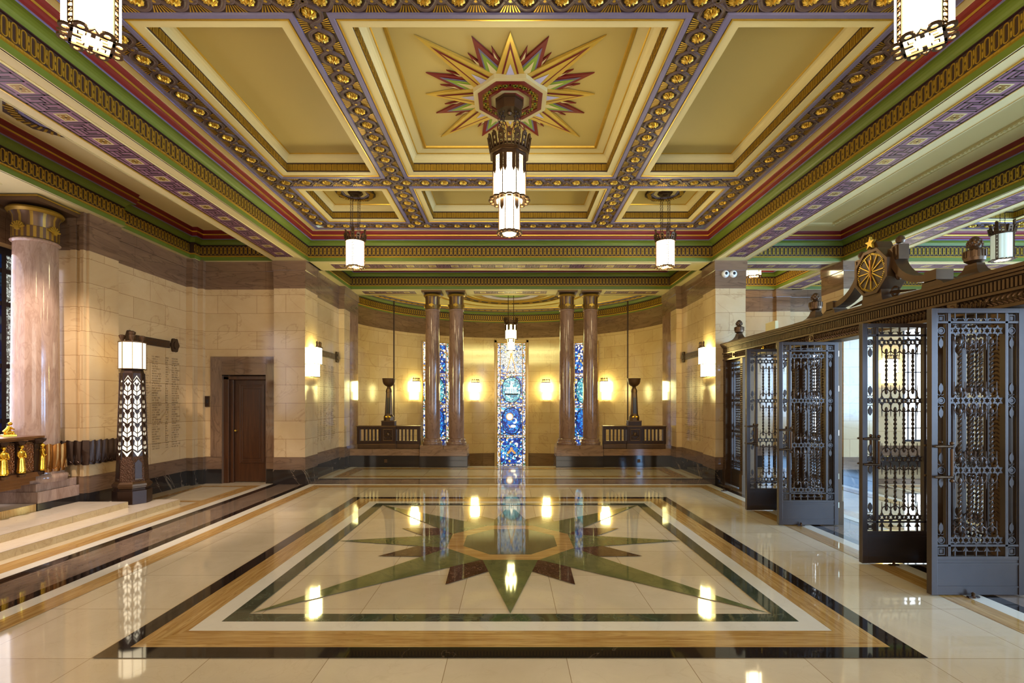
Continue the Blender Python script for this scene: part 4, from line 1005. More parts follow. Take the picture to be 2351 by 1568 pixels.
def big_pendant(loc, zceil, label, sc=1.0, nch=8, canopy=True, gm='lampglass'):
    t = thing('tiered_pendant', loc, label, 'pendant lamp'); S = sc
    mb = MB(); mb.prism([(x*S, y*S) for x, y in ngon(8, .195, PI/8)], .40*S, .86*S, gm); mb.build('upper_shade', parent=t)
    mb = MB(); mb.prism([(x*S, y*S) for x, y in ngon(8, .125, PI/8)], .02*S, .39*S, gm); mb.build('lower_shade', parent=t)
    mb = MB()
    for k in range(8):
        a = PI/8+PI/4*k; p = Vector((math.cos(a), math.sin(a), 0)); mb.obox(p*.197*S+Vector((0, 0, .63*S)), Vector((0, 0, .23*S)), p*.006*S, p.cross(Vector((0, 0, 1)))*.006*S, 'bronze')
        mb.obox(p*.127*S+Vector((0, 0, .205*S)), Vector((0, 0, .19*S)), p*.005*S, p.cross(Vector((0, 0, 1)))*.005*S, 'bronze')
        # hanging gothic tracery on the faces
        b = PI/4*k; q = Vector((math.cos(b), math.sin(b), 0)); tx = Vector((-math.sin(b), math.cos(b), 0))
        F = lambda u, v, w_, q=q, tx=tx: tuple(q*(.183*S+w_)+tx*u+Vector((0, 0, v)))
        for s_ in (-1, 0, 1):
            x = s_*.048*S; d = .17 if s_ else .12
            mb.plate([(x-.020*S, .86*S), (x-.020*S, (.86-d)*S), (x, (.86-d-.05)*S), (x+.020*S, (.86-d)*S), (x+.020*S, .86*S)][::1], .006*S, 'bronze', F) if s_ else None
            for q_ in range(3 if s_ else 2):
                zz = .82-q_*.05; mb.ring([(x+u*S, (zz+v)*S) for u, v in ngon(6, .019, PI/6)], [(x+u*S, (zz+v)*S) for u, v in ngon(6, .012, PI/6)], .012*S, 'bronze', F)
        F2 = lambda u, v, w_, q=q, tx=tx: tuple(q*(.118*S+w_)+tx*u+Vector((0, 0, v)))
        mb.plate([(-.03*S, .39*S), (-.03*S, .30*S), (0, .25*S), (.03*S, .30*S), (.03*S, .39*S)], .006*S, 'bronze', F2) if k % 2 else None
    for zz, r in ((.385, .215), (.015, .14)):
        n = 16
        for k in range(n):
            a = 2*PI*k/n; mb.ring([((r-.02)*S*math.cos(a)+x*S, (r-.02)*S*math.sin(a)+y*S) for x, y in ngon(8, r*.20)], [((r-.02)*S*math.cos(a)+x*S, (r-.02)*S*math.sin(a)+y*S) for x, y in ngon(8, r*.13)], .022*S, 'bronze', lambda u, v, w_, zz=zz: (u, v, zz*S+w_))
        mb.ring([(x*S, y*S) for x, y in ngon(8, r-.025, PI/8)], [(x*S, y*S) for x, y in ngon(8, r-.055, PI/8)], .02*S, 'bronze', lambda u, v, w_, zz=zz: (u, v, zz*S+w_))
    mb.build('bronze_tracery', parent=t)
    mb = MB(); mb.prism([(x*S, y*S) for x, y in ngon(8, .075, PI/8)], -.005*S, .02*S, 'standglass'); mb.build('foot_glass', parent=t)
    mb = MB(); mb.prism([(x*S, y*S) for x, y in ngon(8, .20, PI/8)], .85*S, .89*S, 'bronze'); mb.prism([(x*S, y*S) for x, y in ngon(8, .235, PI/8)], .885*S, .92*S, 'bronze', scale_top=.95)
    m2 = MB(); crown(m2, .205, .0, .20, 16); n0 = len(mb.v)
    mb.stamp(m2, (0, 0, .90*S), (S, 0, 0), (0, S, 0), (0, 0, S)); mb.build('crown', parent=t)
    L = zceil-loc[2]
    if nch == 8:
        for s_ in (-1, 1):
            sub = [(.095*s_, .02), (.115*s_, -.03), (.07*s_, -.06), (.06*s_, .05)]
            for x, y in sub:
                mb = MB(); z0, z1 = .9*S, L-.10; m = int((z1-z0)/.045); st = (z1-z0)/m
                for q in range(m):
                    zc = z0+st*(q+.5); ang = (q % 2)*PI/2; c_, s2 = math.cos(ang), math.sin(ang); hw, hh = .012, st*.62
                    mb.tube([(x+u*c_, y+u*s2, zc+v) for u, v in ((-hw, -hh*.6), (0, -hh), (hw, -hh*.6), (hw, hh*.6), (0, hh), (-hw, hh*.6))], .0042, 4, 'dkbronze', closed=True)
                mb.build('chain', parent=t)
    else:
        for x in (-.09, .09):
            mb = MB(); mb.tube([(x*S, 0, .9*S), (x*S, 0, L)], .009, 6, 'dkbronze'); mb.build('hanging_rod', parent=t)
    if canopy:
        mb = MB(); mb.prism(ngon(8, .15, PI/8), L-.13, L-.02, 'bronze', scale_top=1.06); mb.prism(ngon(8, .17, PI/8), L-.03, L, 'bronze'); mb.lathe([(.0, L-.16), (.02, L-.155), (.03, L-.13)], 10, 'bronze'); mb.build('ceiling_canopy', parent=t)
    return t
big_pendant((-.01, CY, 3.505), 5.02, 'large two-tier octagonal pendant lamp hanging from the painted ceiling star')
big_pendant((.02, 14.3, 3.04), 4.66, 'small two-tier pendant lamp hanging in the apse before the centre window', .86, 2, False, 'apseglass')

def sconce_obj():
    t = thing('wall_sconce', (0, 0, 0), 'x', 'wall sconce', 'two-tier wall sconces')
    def halfoct(w_, d, c=.05): return [(-w_/2, 0), (-w_/2, -d+c), (-w_/2+c, -d), (w_/2-c, -d), (w_/2, -d+c), (w_/2, 0)]
    mb = MB(); mb.prism(halfoct(.29, .15), .255, .57, 'sconceglass'); mb.build('upper_shade', parent=t)
    mb = MB(); mb.prism(halfoct(.22, .12), .01, .245, 'sconceglass'); mb.build('lower_shade', parent=t)
    mb = MB(); F = lambda u, v, w_: (u, v, w_)
    for zz, ww, d in ((.25, .31, .165), (.0, .24, .135)):
        mb.prism(halfoct(ww, d), zz-.006, zz+.006, 'bronze')
    for x, y in ((-.145, -.10), (-.095, -.15), (.095, -.15), (.145, -.10)): mb.box(x-.005, x+.005, y-.005, y+.005, .25, .57, 'bronze')
    for x, y in ((-.11, -.07), (-.06, -.12), (.06, -.12), (.11, -.07)): mb.box(x-.004, x+.004, y-.004, y+.004, .0, .25, 'bronze')
    mb.build('bronze_frame', parent=t)
    mb = MB()
    for x, y, a in ((-.10, -.13, -.3), (-.035, -.155, 0), (.035, -.155, 0), (.10, -.13, .3)):
        mb.box(x-.026, x-.010, y, y+.012, .58, .66, 'bronze'); mb.box(x+.010, x+.026, y, y+.012, .58, .66, 'bronze'); mb.box(x-.028, x+.028, y-.003, y+.014, .655, .685, 'bronze'); mb.box(x-.008, x+.008, y, y+.012, .68, .70, 'bronze')
    mb.box(-.15, .15, -.15, -.12, .575, .60, 'bronze'); mb.build('crown', parent=t)
    return t
s0 = sconce_obj()
S = [((-3.935, 9.93, 2.085), -PI/2*-1, 'lit two-tier sconce on the left pier beside the engraved niche wall'),
     ((3.935, 9.93, 2.085), -PI/2, 'lit two-tier sconce on the right pier, left of the eye-like cameras')]
for d, lb in ((43.5, 'lit apse sconce on the curved wall behind the left balustrade'), (15.8, 'lit apse sconce between the left columns and the centre stained window'),
              (-16.2, 'lit apse sconce between the centre stained window and the right columns'), (-43.5, 'lit apse sconce on the curved wall behind the right balustrade')):
    a = math.radians(90+d); p = ap(a, 4.385); S.append(((p[0], p[1], 1.64), a-PI/2, lb))
S.append(((9.18, 12.08, 2.03), 0.0, 'lit sconce on the far outer hall wall seen through the near gates'))
for k, (loc, rz, lb) in enumerate(S):
    o = s0 if k == 0 else copy_tree(s0); o.location = loc; o.rotation_euler = (0, 0, rz); o['label'] = lb

# ceiling roses
def rose(name, loc, r, label):
    t = thing(name, loc, label, 'ceiling rose', 'octagonal ceiling roses')
    mb = MB(); dn = lambda z0: (lambda u, v, w_: (u, v, z0+w_))
    mb.ring(ngon(8, r, PI/8), ngon(8, r*.72, PI/8), .04, 'brown', dn(-.02)); 
    for k in range(40):
        a = 2*PI*k/40+.03; R = r*.84*(math.cos(PI/8)/math.cos(((a) % (PI/4))-PI/8)); d = Vector((math.cos(a), math.sin(a), 0))
        mb.obox(d*R+Vector((0, 0, -.043)), d*r*.09, d.cross(Vector((0, 0, 1)))*.012, Vector((0, 0, .006)), 'gold')
    mb.build('gilt_ring', parent=t)
    mb = MB(); mb.ring(ngon(8, r*.72, PI/8), ngon(8, r*.60, PI/8), .03, 'lav', dn(-.015)); mb.prism(ngon(8, r*.60, PI/8), -.02, 0, 'cream'); mb.build('painted_centre', parent=t)
    return t
rose('ceiling_rose', (-2.585, 8.32, 5.095), .33, 'octagonal rose above the far left lantern')
rose('ceiling_rose', (2.585, 8.32, 5.095), .33, 'octagonal rose above the far right lantern')
rose('ceiling_rose', (-5.20, CY, 4.848), .46, 'blue and gilt octagonal rose on the left aisle ceiling, half hidden by the beam')

# painted ceiling star ---------------------------------------------
st = thing('ceiling_star', (0, CY, 5.115), 'painted and gilded sixteen-point star boss in the central ceiling coffer', 'ceiling ornament')
def ray(nm, ang, L, r0, hw, layers, h=.03):
    """nested triangular layers; layers = (shrink, material)"""
    mb = MB(); c, s_ = math.cos(ang), math.sin(ang); P = lambda r, t_, z_: (r*c-t_*s_, r*s_+t_*c, z_)
    for k, (f0, f1, m) in enumerate(layers):
        tip = r0+(L-r0)*f1; w2 = hw*f0; zz = -h-.004*k
        if k == 0:
            A, B, C = P(r0, -w2, 0), P(L, 0, 0), P(r0, w2, 0); A1, B1, C1 = P(r0, -w2, zz), P(L-.01, 0, -.012), P(r0, w2, zz)
            mb.poly([A1, C1, B1], m); mb.poly([A, A1, B1, B], m); mb.poly([C, B, B1, C1], m)
        else:
            t0 = (tip-r0)/(L-r0); mb.poly([P(r0, -w2, zz), P(r0, w2, zz), P(tip, 0, -.012-(h-.012)*(1-t0)-.004*k)], m)
    mb.build(nm, parent=st)
for k in range(8):
    for da in (-.175, .155):
        ray('small_ray', PI/8+k*PI/4+da, .80, .36, .075, [(1, 1, 'red'), (.7, .82, 'cream')], .018)
for k in range(8): ray('crimson_ray', PI/8+k*PI/4, .98, .36, .165, [(1, 1, 'red'), (.72, .76, 'lav'), (.60, .66, 'greenhi'), (.36, .45, 'cream')], .030)
for k in range(8): ray('gilded_ray', k*PI/4, .97 if k % 2 == 0 else 1.31, .36, .165, [(1, 1, 'stargold'), (.62, .80, 'red'), (.50, .66, 'stargold'), (.36, .34 if k % 2 == 0 else .24, 'lavhi')], .045)
mb = MB(); dn = lambda z0: (lambda u, v, w_: (u, v, z0+w_))
mb.ring(ngon(8, .445, PI/8), ngon(8, .36, PI/8), .09, 'cream', dn(-.045)); mb.ring(ngon(8, .39, PI/8), ngon(8, .34, PI/8), .03, 'red', dn(-.08))
mb.ring(ngon(8, .35, PI/8), ngon(8, .25, PI/8), .02, 'golddk', dn(-.075)); mb.ring(ngon(8, .265, PI/8), ngon(8, .235, PI/8), .03, 'red', dn(-.085))
mb.ring(ngon(8, .24, PI/8), ngon(8, .15, PI/8), .03, 'cream', dn(-.07)); mb.ring(ngon(8, .165, PI/8), ngon(8, .12, PI/8), .03, 'red', dn(-.09))
for k in range(32):
    a = 2*PI*k/32; R = .30*(math.cos(PI/8)/math.cos(((a) % (PI/4))-PI/8)); d = Vector((math.cos(a), math.sin(a), 0))
    mb.obox(d*R+Vector((0, 0, -.088)), d*.032, d.cross(Vector((0, 0, 1)))*.012, Vector((0, 0, .006)), 'gold' if k % 4 else 'red')
    mb.obox(d*R*1.02+Vector((0, 0, -.088)), d*.01, d.cross(Vector((0, 0, 1)))*.022, Vector((0, 0, .006)), 'greenhi' if k % 2 else 'gold')
mb.build('octagonal_boss', parent=st)

# ================================================================== STEPS ON THE LEFT
def block(name, x0, x1, y0, y1, z0, z1, mat, bev=.004):
    mb = MB(); mb.box(x0, x1, y0, y1, z0, z1, mat); return mb.build(name, bevel=bev)
M['stepmarble'] = marble('cream_step_marble', srgb(232, 216, 194), srgb(240, 226, 206), srgb(206, 184, 154), rough=0.08, scale=2.0, vein_amt=0.3, vein_w=0.015)
M['stepface'] = marble('buff_step_riser_marble', srgb(186, 158, 112), srgb(204, 180, 136), srgb(150, 120, 80), rough=0.2, scale=5.0, vein_amt=0.4, vein_w=0.02)
def step(x0, x1, y0, y1, z0, z1, label, mf='stepface'):
    mb = MB(); mb.box(x0, x1, y0, y1, z0, z1-.002, mf); mb.poly([(x0, y0, z1), (x1, y0, z1), (x1, y1, z1), (x0, y1, z1)], 'stepmarble')
    mb.box(x1-.0005, x1+.0005, y1-.9, y1-.898, z0, z1-.002, 'brown')
    o = mb.build('marble_step'); tag(o, label, 'step', kind='thing'); return o
step(-6.15, -5.10, -3.1, 7.70, .0, .085, 'lower cream marble step running along the left aisle')
step(-6.15, -5.44, -3.1, 7.10, .085, .17, 'upper cream marble step, narrower, lying on the lower one')
step(-6.94, -6.16, -3.1, 6.48, .0, .265, 'golden marble slab under the bronze casket shrine', 'travx')

# ================================================================== FLOOR STANDING LAMP
def oct_at(r): return ngon(8, r, 0)
t = thing('lamp_standard', (-5.66, 7.47, .085), 'tall bronze lamp standard with glowing pierced shaft and lantern top, on the lower step', 'lamp standard', rz=math.radians(-90+37)+PI/2)
mb = MB(); mb.prism(oct_at(.245), 0, .20, 'dkbronze'); mb.prism(oct_at(.225), .20, .235, 'dkbronze', scale_top=.95); mb.prism(oct_at(.235), .235, .26, 'bronze'); mb.prism(oct_at(.25), .26, .30, 'bronze', scale_top=.97); mb.prism(oct_at(.235), .30, .33, 'bronze', scale_top=.88); mb.build('plinth', parent=t, bevel=.005)
mb = MB(); mb.prism(oct_at(.205), .33, .70, 'reliefdk', scale_top=.92); mb.build('pedestal_block', parent=t)
for k in range(8):
    if k % 2: continue
    mb = MB(); a = PI/8+k*PI/4; nn = Vector((math.cos(a), math.sin(a), 0)); tx = Vector((-math.sin(a), math.cos(a), 0))
    F = lambda u, v, w_: tuple(nn*(.188-(v-.33)*.03+w_)+tx*u+Vector((0, 0, v)))
    mb.plate([(-.045, .37), (.045, .37), (.045, .60), (0, .655), (-.045, .60)], .012, 'dkbronze', F); mb.plate([(-.05, .36), (.05, .36), (.05, .375), (-.05, .375)], .03, 'bronze', F)
    mb.build('niche_panel', parent=t)
mb = MB(); mb.prism(oct_at(.168), .70, 1.93, 'standglow', scale_top=.80); mb.build('glowing_lining', parent=t)
mb = MB(); zb, zt = .66, 1.93
def rad(z): return .183*(1-.20*(z-zb)/(zt-zb))
for k in range(8):
    a = k*PI/4; P0 = Vector((rad(zb)*math.cos(a), rad(zb)*math.sin(a), zb)); P1 = Vector((rad(zt)*math.cos(a), rad(zt)*math.sin(a), zt))
    mb.tube([tuple(P0), tuple(P1)], .011, 6, 'dkbronze')
    b = a+PI/8; nn = Vector((math.cos(b), math.sin(b), 0)); tx = Vector((-math.sin(b), math.cos(b), 0)); ca = math.cos(PI/8)
    F = lambda u, v, w_, nn=nn, tx=tx: tuple(nn*(rad(v)*ca-.002+w_)+tx*(u*rad(v)/.183)+Vector((0, 0, v)))
    hw = .070; n = 5; st = (1.80-.78)/n
    for q in range(n):
        z0 = .78+q*st
        mb.plate([(-hw, z0+.02), (0, z0-.035), (hw, z0+.02), (hw, z0+.045), (0, z0-.005), (-hw, z0+.045)], .010, 'dkbronze', F)
        mb.plate([(-.005, z0), (.005, z0), (.004, z0+st*.85), (-.004, z0+st*.85)], .010, 'dkbronze', F)
        for s_ in (-1, 1):
            mb.plate([(s_*.008, z0+.05), (s_*hw, z0+.105), (s_*hw, z0+.122), (s_*.008, z0+.068)], .008, 'dkbronze', F)
            mb.plate([(s_*hw, z0+.06), (s_*hw, z0+.19), (s_*.034, z0+.155), (s_*.044, z0+.095)], .010, 'dkbronze', F)
            mb.plate([(s_*.010, z0+.135), (s_*.040, z0+.180), (s_*.022, z0+.205), (s_*.002, z0+.17)], .010, 'dkbronze', F)
    mb.plate([(-hw, .66), (hw, .66), (hw, .80), (0, .69), (-hw, .80)], .012, 'dkbronze', F)
    mb.plate([(-hw, 1.93), (hw, 1.93), (hw, 1.80), (0, 1.90), (-hw, 1.80)], .012, 'dkbronze', F)
    mb.plate([(-hw, 1.79), (0, 1.88), (hw, 1.79), (hw, 1.76), (0, 1.845), (-hw, 1.76)], .010, 'dkbronze', F)
mb.prism(oct_at(.15), 1.92, 2.0, 'dkbronze', scale_top=.85); mb.build('pierced_shaft', parent=t)
mb = MB(); mb.prism(oct_at(.165), 2.0, 2.385, 'standglass'); mb.build('lantern_glass', parent=t)
mb = MB()
for k in range(8):
    a = k*PI/4; mb.obox((.168*math.cos(a), .168*math.sin(a), 2.19), (.005*math.cos(a), .005*math.sin(a), 0), (-.004*math.sin(a), .004*math.cos(a), 0), (0, 0, .20), 'bronze')
mb.prism(oct_at(.175), 1.99, 2.0, 'bronze'); mb.prism(oct_at(.175), 2.385, 2.40, 'bronze'); mb.prism(oct_at(.13), 2.40, 2.42, 'bronze', scale_top=.5)
for x, y, h in ((0, 0, .06), (.12, 0, 0), (-.12, 0, 0), (0, .12, 0), (0, -.12, 0)):
    mb.lathe([(.0, 2.38), (.02, 2.385+h), (.018, 2.42+h), (.04, 2.46+h), (.045, 2.49+h), (.03, 2.50+h), (.0, 2.49+h)], 12, 'bronze', c=(x, y))
mb.build('lantern_frame', parent=t, smooth=40)

# ================================================================== REED FRIEZES
def reed(mb, path, z0, z1, mat, pitch=.105):
    """scalloped upright reed leaves along a polyline, modelled in relief"""
    pts = [Vector((*p, 0)) for p in path]; seg = []
    for a, b in zip(pts[:-1], pts[1:]): seg.append((a, b, (b-a).length))
    T = sum(x[2] for x in seg); n = round(T/pitch); st = T/n
    def at(s):
        for a, b, L in seg:
            if s <= L+1e-6: d = (b-a).normalized(); return a+d*s, Vector((-d.y, d.x, 0))
            s -= L
        d = (seg[-1][1]-seg[-1][0]).normalized(); return seg[-1][1], Vector((-d.y, d.x, 0))
    m = 8; rows = [0, .12, .3, .5, .7, .88, 1.0]; base = len(mb.v); cnt = n*m+1
    for i in range(cnt):
        s = T*i/(n*m); ph = (i % m)/m; p, nn = at(min(s, T-1e-5)); bulge = abs(math.sin(PI*ph))
        for r in rows:
            zt = z0-.012*bulge if r == 0 else z0+(z1-z0)*r
            if r == 1.0: zt = z1-.030*(1-bulge)
            o = .008+.036*bulge*(.6+.4*r)+.010*math.sin(PI*r)
            q = p+nn*o; mb.v.append((q.x, q.y, zt))
    R = len(rows)
    for i in range(cnt-1):
        for r in range(R-1): mb.face([base+i*R+r, base+(i+1)*R+r, base+(i+1)*R+r+1, base+i*R+r+1], mat)
    for k in range(n):   # veins and arched tips
        for off, hh in ((.25, .55), (.75, .55), (.5, .85)):
            P = []
            for q in range(7):
                f = q/6; s = T*(k+off+(0 if off == .5 else (.2 if off < .5 else -.2)*f))/n; p, nn = at(s); zz = z0+.03+(z1-z0)*hh*f; c = p+nn*(.042-.004*f); P.append((c.x, c.y, zz))
            mb.tube(P, .0035, 4, mat)
        P = []
        for q in range(7):
            f = q/6; p, nn = at(T*(k+.05+.9*f)/n); c = p+nn*.036; P.append((c.x, c.y, z0+.025+.035*math.sin(PI*f)))
        mb.tube(P, .004, 4, mat)
    # back sheet gives thickness
    b2 = len(mb.v)
    for a, _ in [(p, 0) for p in pts]: mb.v += [(a.x, a.y, z0), (a.x, a.y, z1-.02)]
    for i in range(len(pts)-1): mb.face([b2+2*i, b2+2*i+2, b2+2*i+3, b2+2*i+1], mat)
mb = MB(); reed(mb, [(-6.045, 7.70), (-6.045, 7.11), (-6.44, 7.11)][::1], .70, 1.045, 'dkbronze')
tag(mb.build('reed_frieze', smooth=50), 'dark bronze frieze of bulrush leaves wrapping the cream pier beside the lamp standard', 'relief frieze')
mb = MB(); reed(mb, [(-6.47+.30*math.cos(a), 6.79+.30*math.sin(a)) for a in [math.radians(-75+d*15) for d in range(8)][::-1]], .66, 1.03, 'relief2')
M['relief2'] = flat('golden_brown_bronze', srgb(150, 96, 42), 0.3, metal=0.8, var=0.2, scale=14)  # orange light on the column frieze is put into this bronze colour
tag(mb.build('reed_frieze', smooth=50), 'golden-brown bulrush frieze, orange light painted in, curving round the stout marble column', 'relief frieze')

# ================================================================== SHRINE CASKET
sh = thing('bronze_casket', (-6.28, 5.6, .265), 'bronze casket shrine with gilt figures between carved panels, on the golden marble slab', 'casket')
def bpart(nm, boxes, mat, bev=.004):
    mb = MB()
    for b in boxes: mb.box(*b, mat)
    return mb.build(nm, parent=sh, bevel=bev)
bpart('body', [(-.27, .25, -2.0, .72, .42, .83)], 'shrinebronze')
bpart('lower_moulding', [(-.28, .28, -2.03, .76, .38, .44), (-.26, .26, -2.0, .73, .33, .38), (-.23, .23, -1.95, .68, .29, .33), (-.20, .20, -1.9, .6, .25, .29)], 'shrinebronze')
bpart('lid', [(-.31, .31, -2.05, .80, .865, .895), (-.29, .29, -2.03, .78, .845, .865)], 'shrinebronze')
mb = MB()
for y in (.05, -1.4):
    mb.lathe([(.16, 0), (.16, .02), (.13, .04), (.11, .08), (.11, .16), (.14, .22), (.19, .27)], 24, 'relief', c=(0, y))
mb.build('carved_feet', parent=sh, smooth=40)
FY = [.785, .50, .285, .06, -.17, -.40, -.63]
for a, b in zip(FY[:-1], FY[1:]):
    mb = MB(); mb.box(.25, .262, b+.045, a-.045, .46, .80, 'relief'); mb.build('relief_panel', parent=sh)
for y in FY[1:]:
    mb = MB(); mb.box(.22, .285, y-.035, y+.035, .41, .84, 'dkbronze'); mb.lathe([(.0, .80), (.03, .80), (.05, .83), (.055, .845), (0, .85)], 10, 'dkbronze', c=(.30, y)); mb.lathe([(.0, .40), (.03, .41), (.045, .44), (0, .45)], 10, 'bronze', c=(.30, y)); mb.build('bracket_post', parent=sh)
mb = MB(); mb.box(.19, .27, .70, .78, .41, .84, 'dkbronze'); mb.lathe([(.0, .79), (.05, .80), (.085, .835), (.09, .86), (0, .865)], 12, 'dkbronze', c=(.25, .76)); mb.lathe([(.0, .38), (.05, .40), (.06, .44), (0, .45)], 12, 'dkbronze', c=(.25, .78)); mb.build('corner_post', parent=sh)
def figure(hero=True, turn=0.0):
    mb = MB(); g = 'shinegold'
    n = 24; prof = [(.000, .0), (.040, .002), (.042, .02), (.036, .06), (.032, .11), (.030, .15), (.026, .175), (.031, .20), (.036, .225), (.034, .24), (.018, .252), (.010, .262)]
    b = len(mb.v)
    for i in range(n):
        a = 2*PI*i/n
        for k, (r, z) in enumerate(prof):
            fold = 1+(.10*math.cos(6*a) if .01 < z < .17 else 0); mb.v.append((r*fold*.75*math.cos(a), r*fold*math.sin(a), z))
    K = len(prof)
    for i in range(n):
        j = (i+1) % n
        for q in range(K-1): mb.face([b+i*K+q, b+j*K+q, b+j*K+q+1, b+i*K+q+1], g)
    mb.ball((.004, 0, .285), .019, g, 14, 10, sz=1.25); mb.ball((.022, 0, .284), .004, g, 6, 4); mb.ball((-.004, 0, .292), .0205, g, 12, 8, sz=1.1)
    mb.tube([(0, 0, .25), (.002, 0, .275)], .010, 8, g)
    for s_ in (-1, 1):
        mb.tube([(0, s_*.034, .232), (.006, s_*.043, .195), (.018, s_*.038, .168), (.034, s_*.014, .175)], .010, 8, g, rr=[.011, .010, .009, .007])
        for f_ in range(4): mb.tube([(.034, s_*(.010-f_*.002), .175+f_*.0025), (.038, -s_*.004, .177+f_*.003)], .0022, 5, g)
        mb.ball((.012, s_*.012, .004), .012, g, 8, 5, sx=2.0, sz=.6)
    return mb
m0 = None
for k, (y, tw) in enumerate(zip(FY, (.35, 0, -.2, .2, 0, .1, -.1))):
    if m0 is None:
        o = figure().build('gilt_figure', parent=sh, smooth=60); m0 = o
        r = o.modifiers.new('fuse', 'REMESH'); r.mode = 'VOXEL'; r.voxel_size = .0022; r.use_smooth_shade = True
    else: o = m0.copy(); COL.objects.link(o)
    o.location = (.30 if k else .285, y if k else .79, .455 if k else .45); o.rotation_euler = (0, 0, tw+(0 if k else .4)); o.scale = (1.12, 1.12, 1.12)
# kneeling gilt statuette on the lid
mb = MB(); g = 'shinegold'
mb.box(-.05, .05, -.065, .065, 0, .018, g); mb.box(-.045, .045, -.06, .06, .018, .026, g)
mb.tube([(0, -.045, .045), (0, .0, .05), (0, .045, .042)], .022, 10, g, rr=[.016, .026, .018]); mb.tube([(.0, -.035, .045), (.0, .0, .085), (0, .012, .125)], .02, 10, g, rr=[.03, .03, .022])
mb.ball((0, .02, .155), .019, g, 12, 8, sz=1.2); mb.ball((0, .014, .158), .021, g, 12, 8); mb.ball((0, .038, .154), .004, g, 6, 4)
for s_ in (-1, 1):
    mb.tube([(s_*.022, .012, .122), (s_*.032, .03, .095), (s_*.02, .048, .085), (s_*.004, .05, .09)], .008, 8, g); mb.tube([(s_*.018, -.03, .04), (s_*.02, .04, .05), (s_*.02, .045, .025)], .015, 8, g)
    for f_ in range(4): mb.tube([(s_*.008, .048, .086+f_*.003), (0, .058, .09+f_*.003)], .002, 5, g)
o = mb.build('kneeling_statuette', smooth=60); r = o.modifiers.new('fuse', 'REMESH'); r.mode = 'VOXEL'; r.voxel_size = .0025; r.use_smooth_shade = True
o.location = (-6.30, 6.26, 1.16); o.rotation_euler = (0, 0, -.5); tag(o, 'small gilt kneeling statuette on the casket lid beside the marble column', 'statuette')

# ================================================================== WALL PLAQUES, ENGRAVED NAMES
def plaque(X, ys, z, side, label):
    """bronze title bar with shell ends on a wall facing +x (side 1) or -x (side -1)"""
    t = thing('title_plaque', (X, (ys[0]+ys[1])/2, z), label, 'wall plaque', 'bronze title plaques'); h = (ys[1]-ys[0])/2; d = side
    mb = MB(); mb.box(min(0, d*.025), max(0, d*.025), -h, h, -.065, .065, 'plaque'); mb.build('bar', parent=t, bevel=.003)
    for s_ in (-1, 1):
        mb = MB(); F = lambda u, v, w_: (d*(.02+w_), s_*(h+.13)+u, v)
        mb.plate([(.10*math.cos(a)*(1+.08*math.cos(6*a)), .125*math.sin(a)*(1+.08*math.cos(6*a))) for a in [2*PI*k/36 for k in range(36)]], .035, 'plaque', F)
        mb.plate([(.05*math.cos(a), .07*math.sin(a)) for a in [2*PI*k/16 for k in range(16)]], .06, 'plaque', F); mb.build('shell_end', parent=t)
    rnd = random.Random(3); mb = MB()
    y = -h+.1
    while y < h-.1:
        for zz in (.02, -.03):
            if rnd.random() < .8: mb.box(min(0, d*.027), max(0, d*.027), y, y+.012, zz-.012, zz+.012, 'bronze')
        y += .02
    mb.build('raised_lettering', parent=t)
plaque(-6.15, (8.18, 8.98), 2.62, 1, 'dark bronze title plaque with shell ends above the engraved names behind the lamp standard')
plaque(-4.03, (10.48, 11.42), 2.62, 1, 'bronze title plaque on the left niche wall beyond the pier sconce')
plaque(4.03, (10.48, 11.42), 2.62, -1, 'bronze title plaque on the right niche wall beyond the pier sconce')
def names(X, side, cols, z0, z1, label, seed, rh=.042, mirror=False):
    rnd = random.Random(seed); mb = MB(); e = side*.0015; z = z1
    while z > z0:
        for (a, b) in cols:
            y = a; L = a+(b-a)*rnd.uniform(.45, 1.0)
            while y < L:
                w_ = .013; t_ = rnd.random()
                def q(y0, y1, zz0, zz1): mb.poly([(X+e, y0, zz0), (X+e, y1, zz0), (X+e, y1, zz1), (X+e, y0, zz1)], 'ink')
                q(y, y+.004, z, z+.024)
                if t_ < .7: q(y, y+w_, z+(.010 if t_ < .35 else .020), z+(.014 if t_ < .35 else .024))
                if t_ > .4: q(y+w_-.004, y+w_, z, z+.024)
                if t_ > .8: q(y, y+w_, z, z+.004)
                y += .021 if rnd.random() > .15 else .036
        z -= rh
    tag(mb.build('engraved_names'), label, 'inscription', 'engraved lists of names')
names(-6.15, 1, [(7.79, 8.02), (8.12, 8.34), (8.40, 8.48), (8.56, 8.80), (8.90, 8.98), (9.06, 9.28)], .76, 2.36, 'columns of small engraved names on the left aisle wall under the dark plaque', 1)
names(-4.03, 1, [(10.32, 10.50), (10.58, 10.66), (10.74, 10.98), (11.06, 11.14), (11.2, 11.5)], .76, 2.36, 'columns of engraved names on the left niche wall', 2)
names(4.03, -1, [(10.32, 10.50), (10.58, 10.66), (10.74, 10.98), (11.06, 11.14), (11.2, 11.5)], .76, 2.36, 'columns of engraved names on the right niche wall', 4)

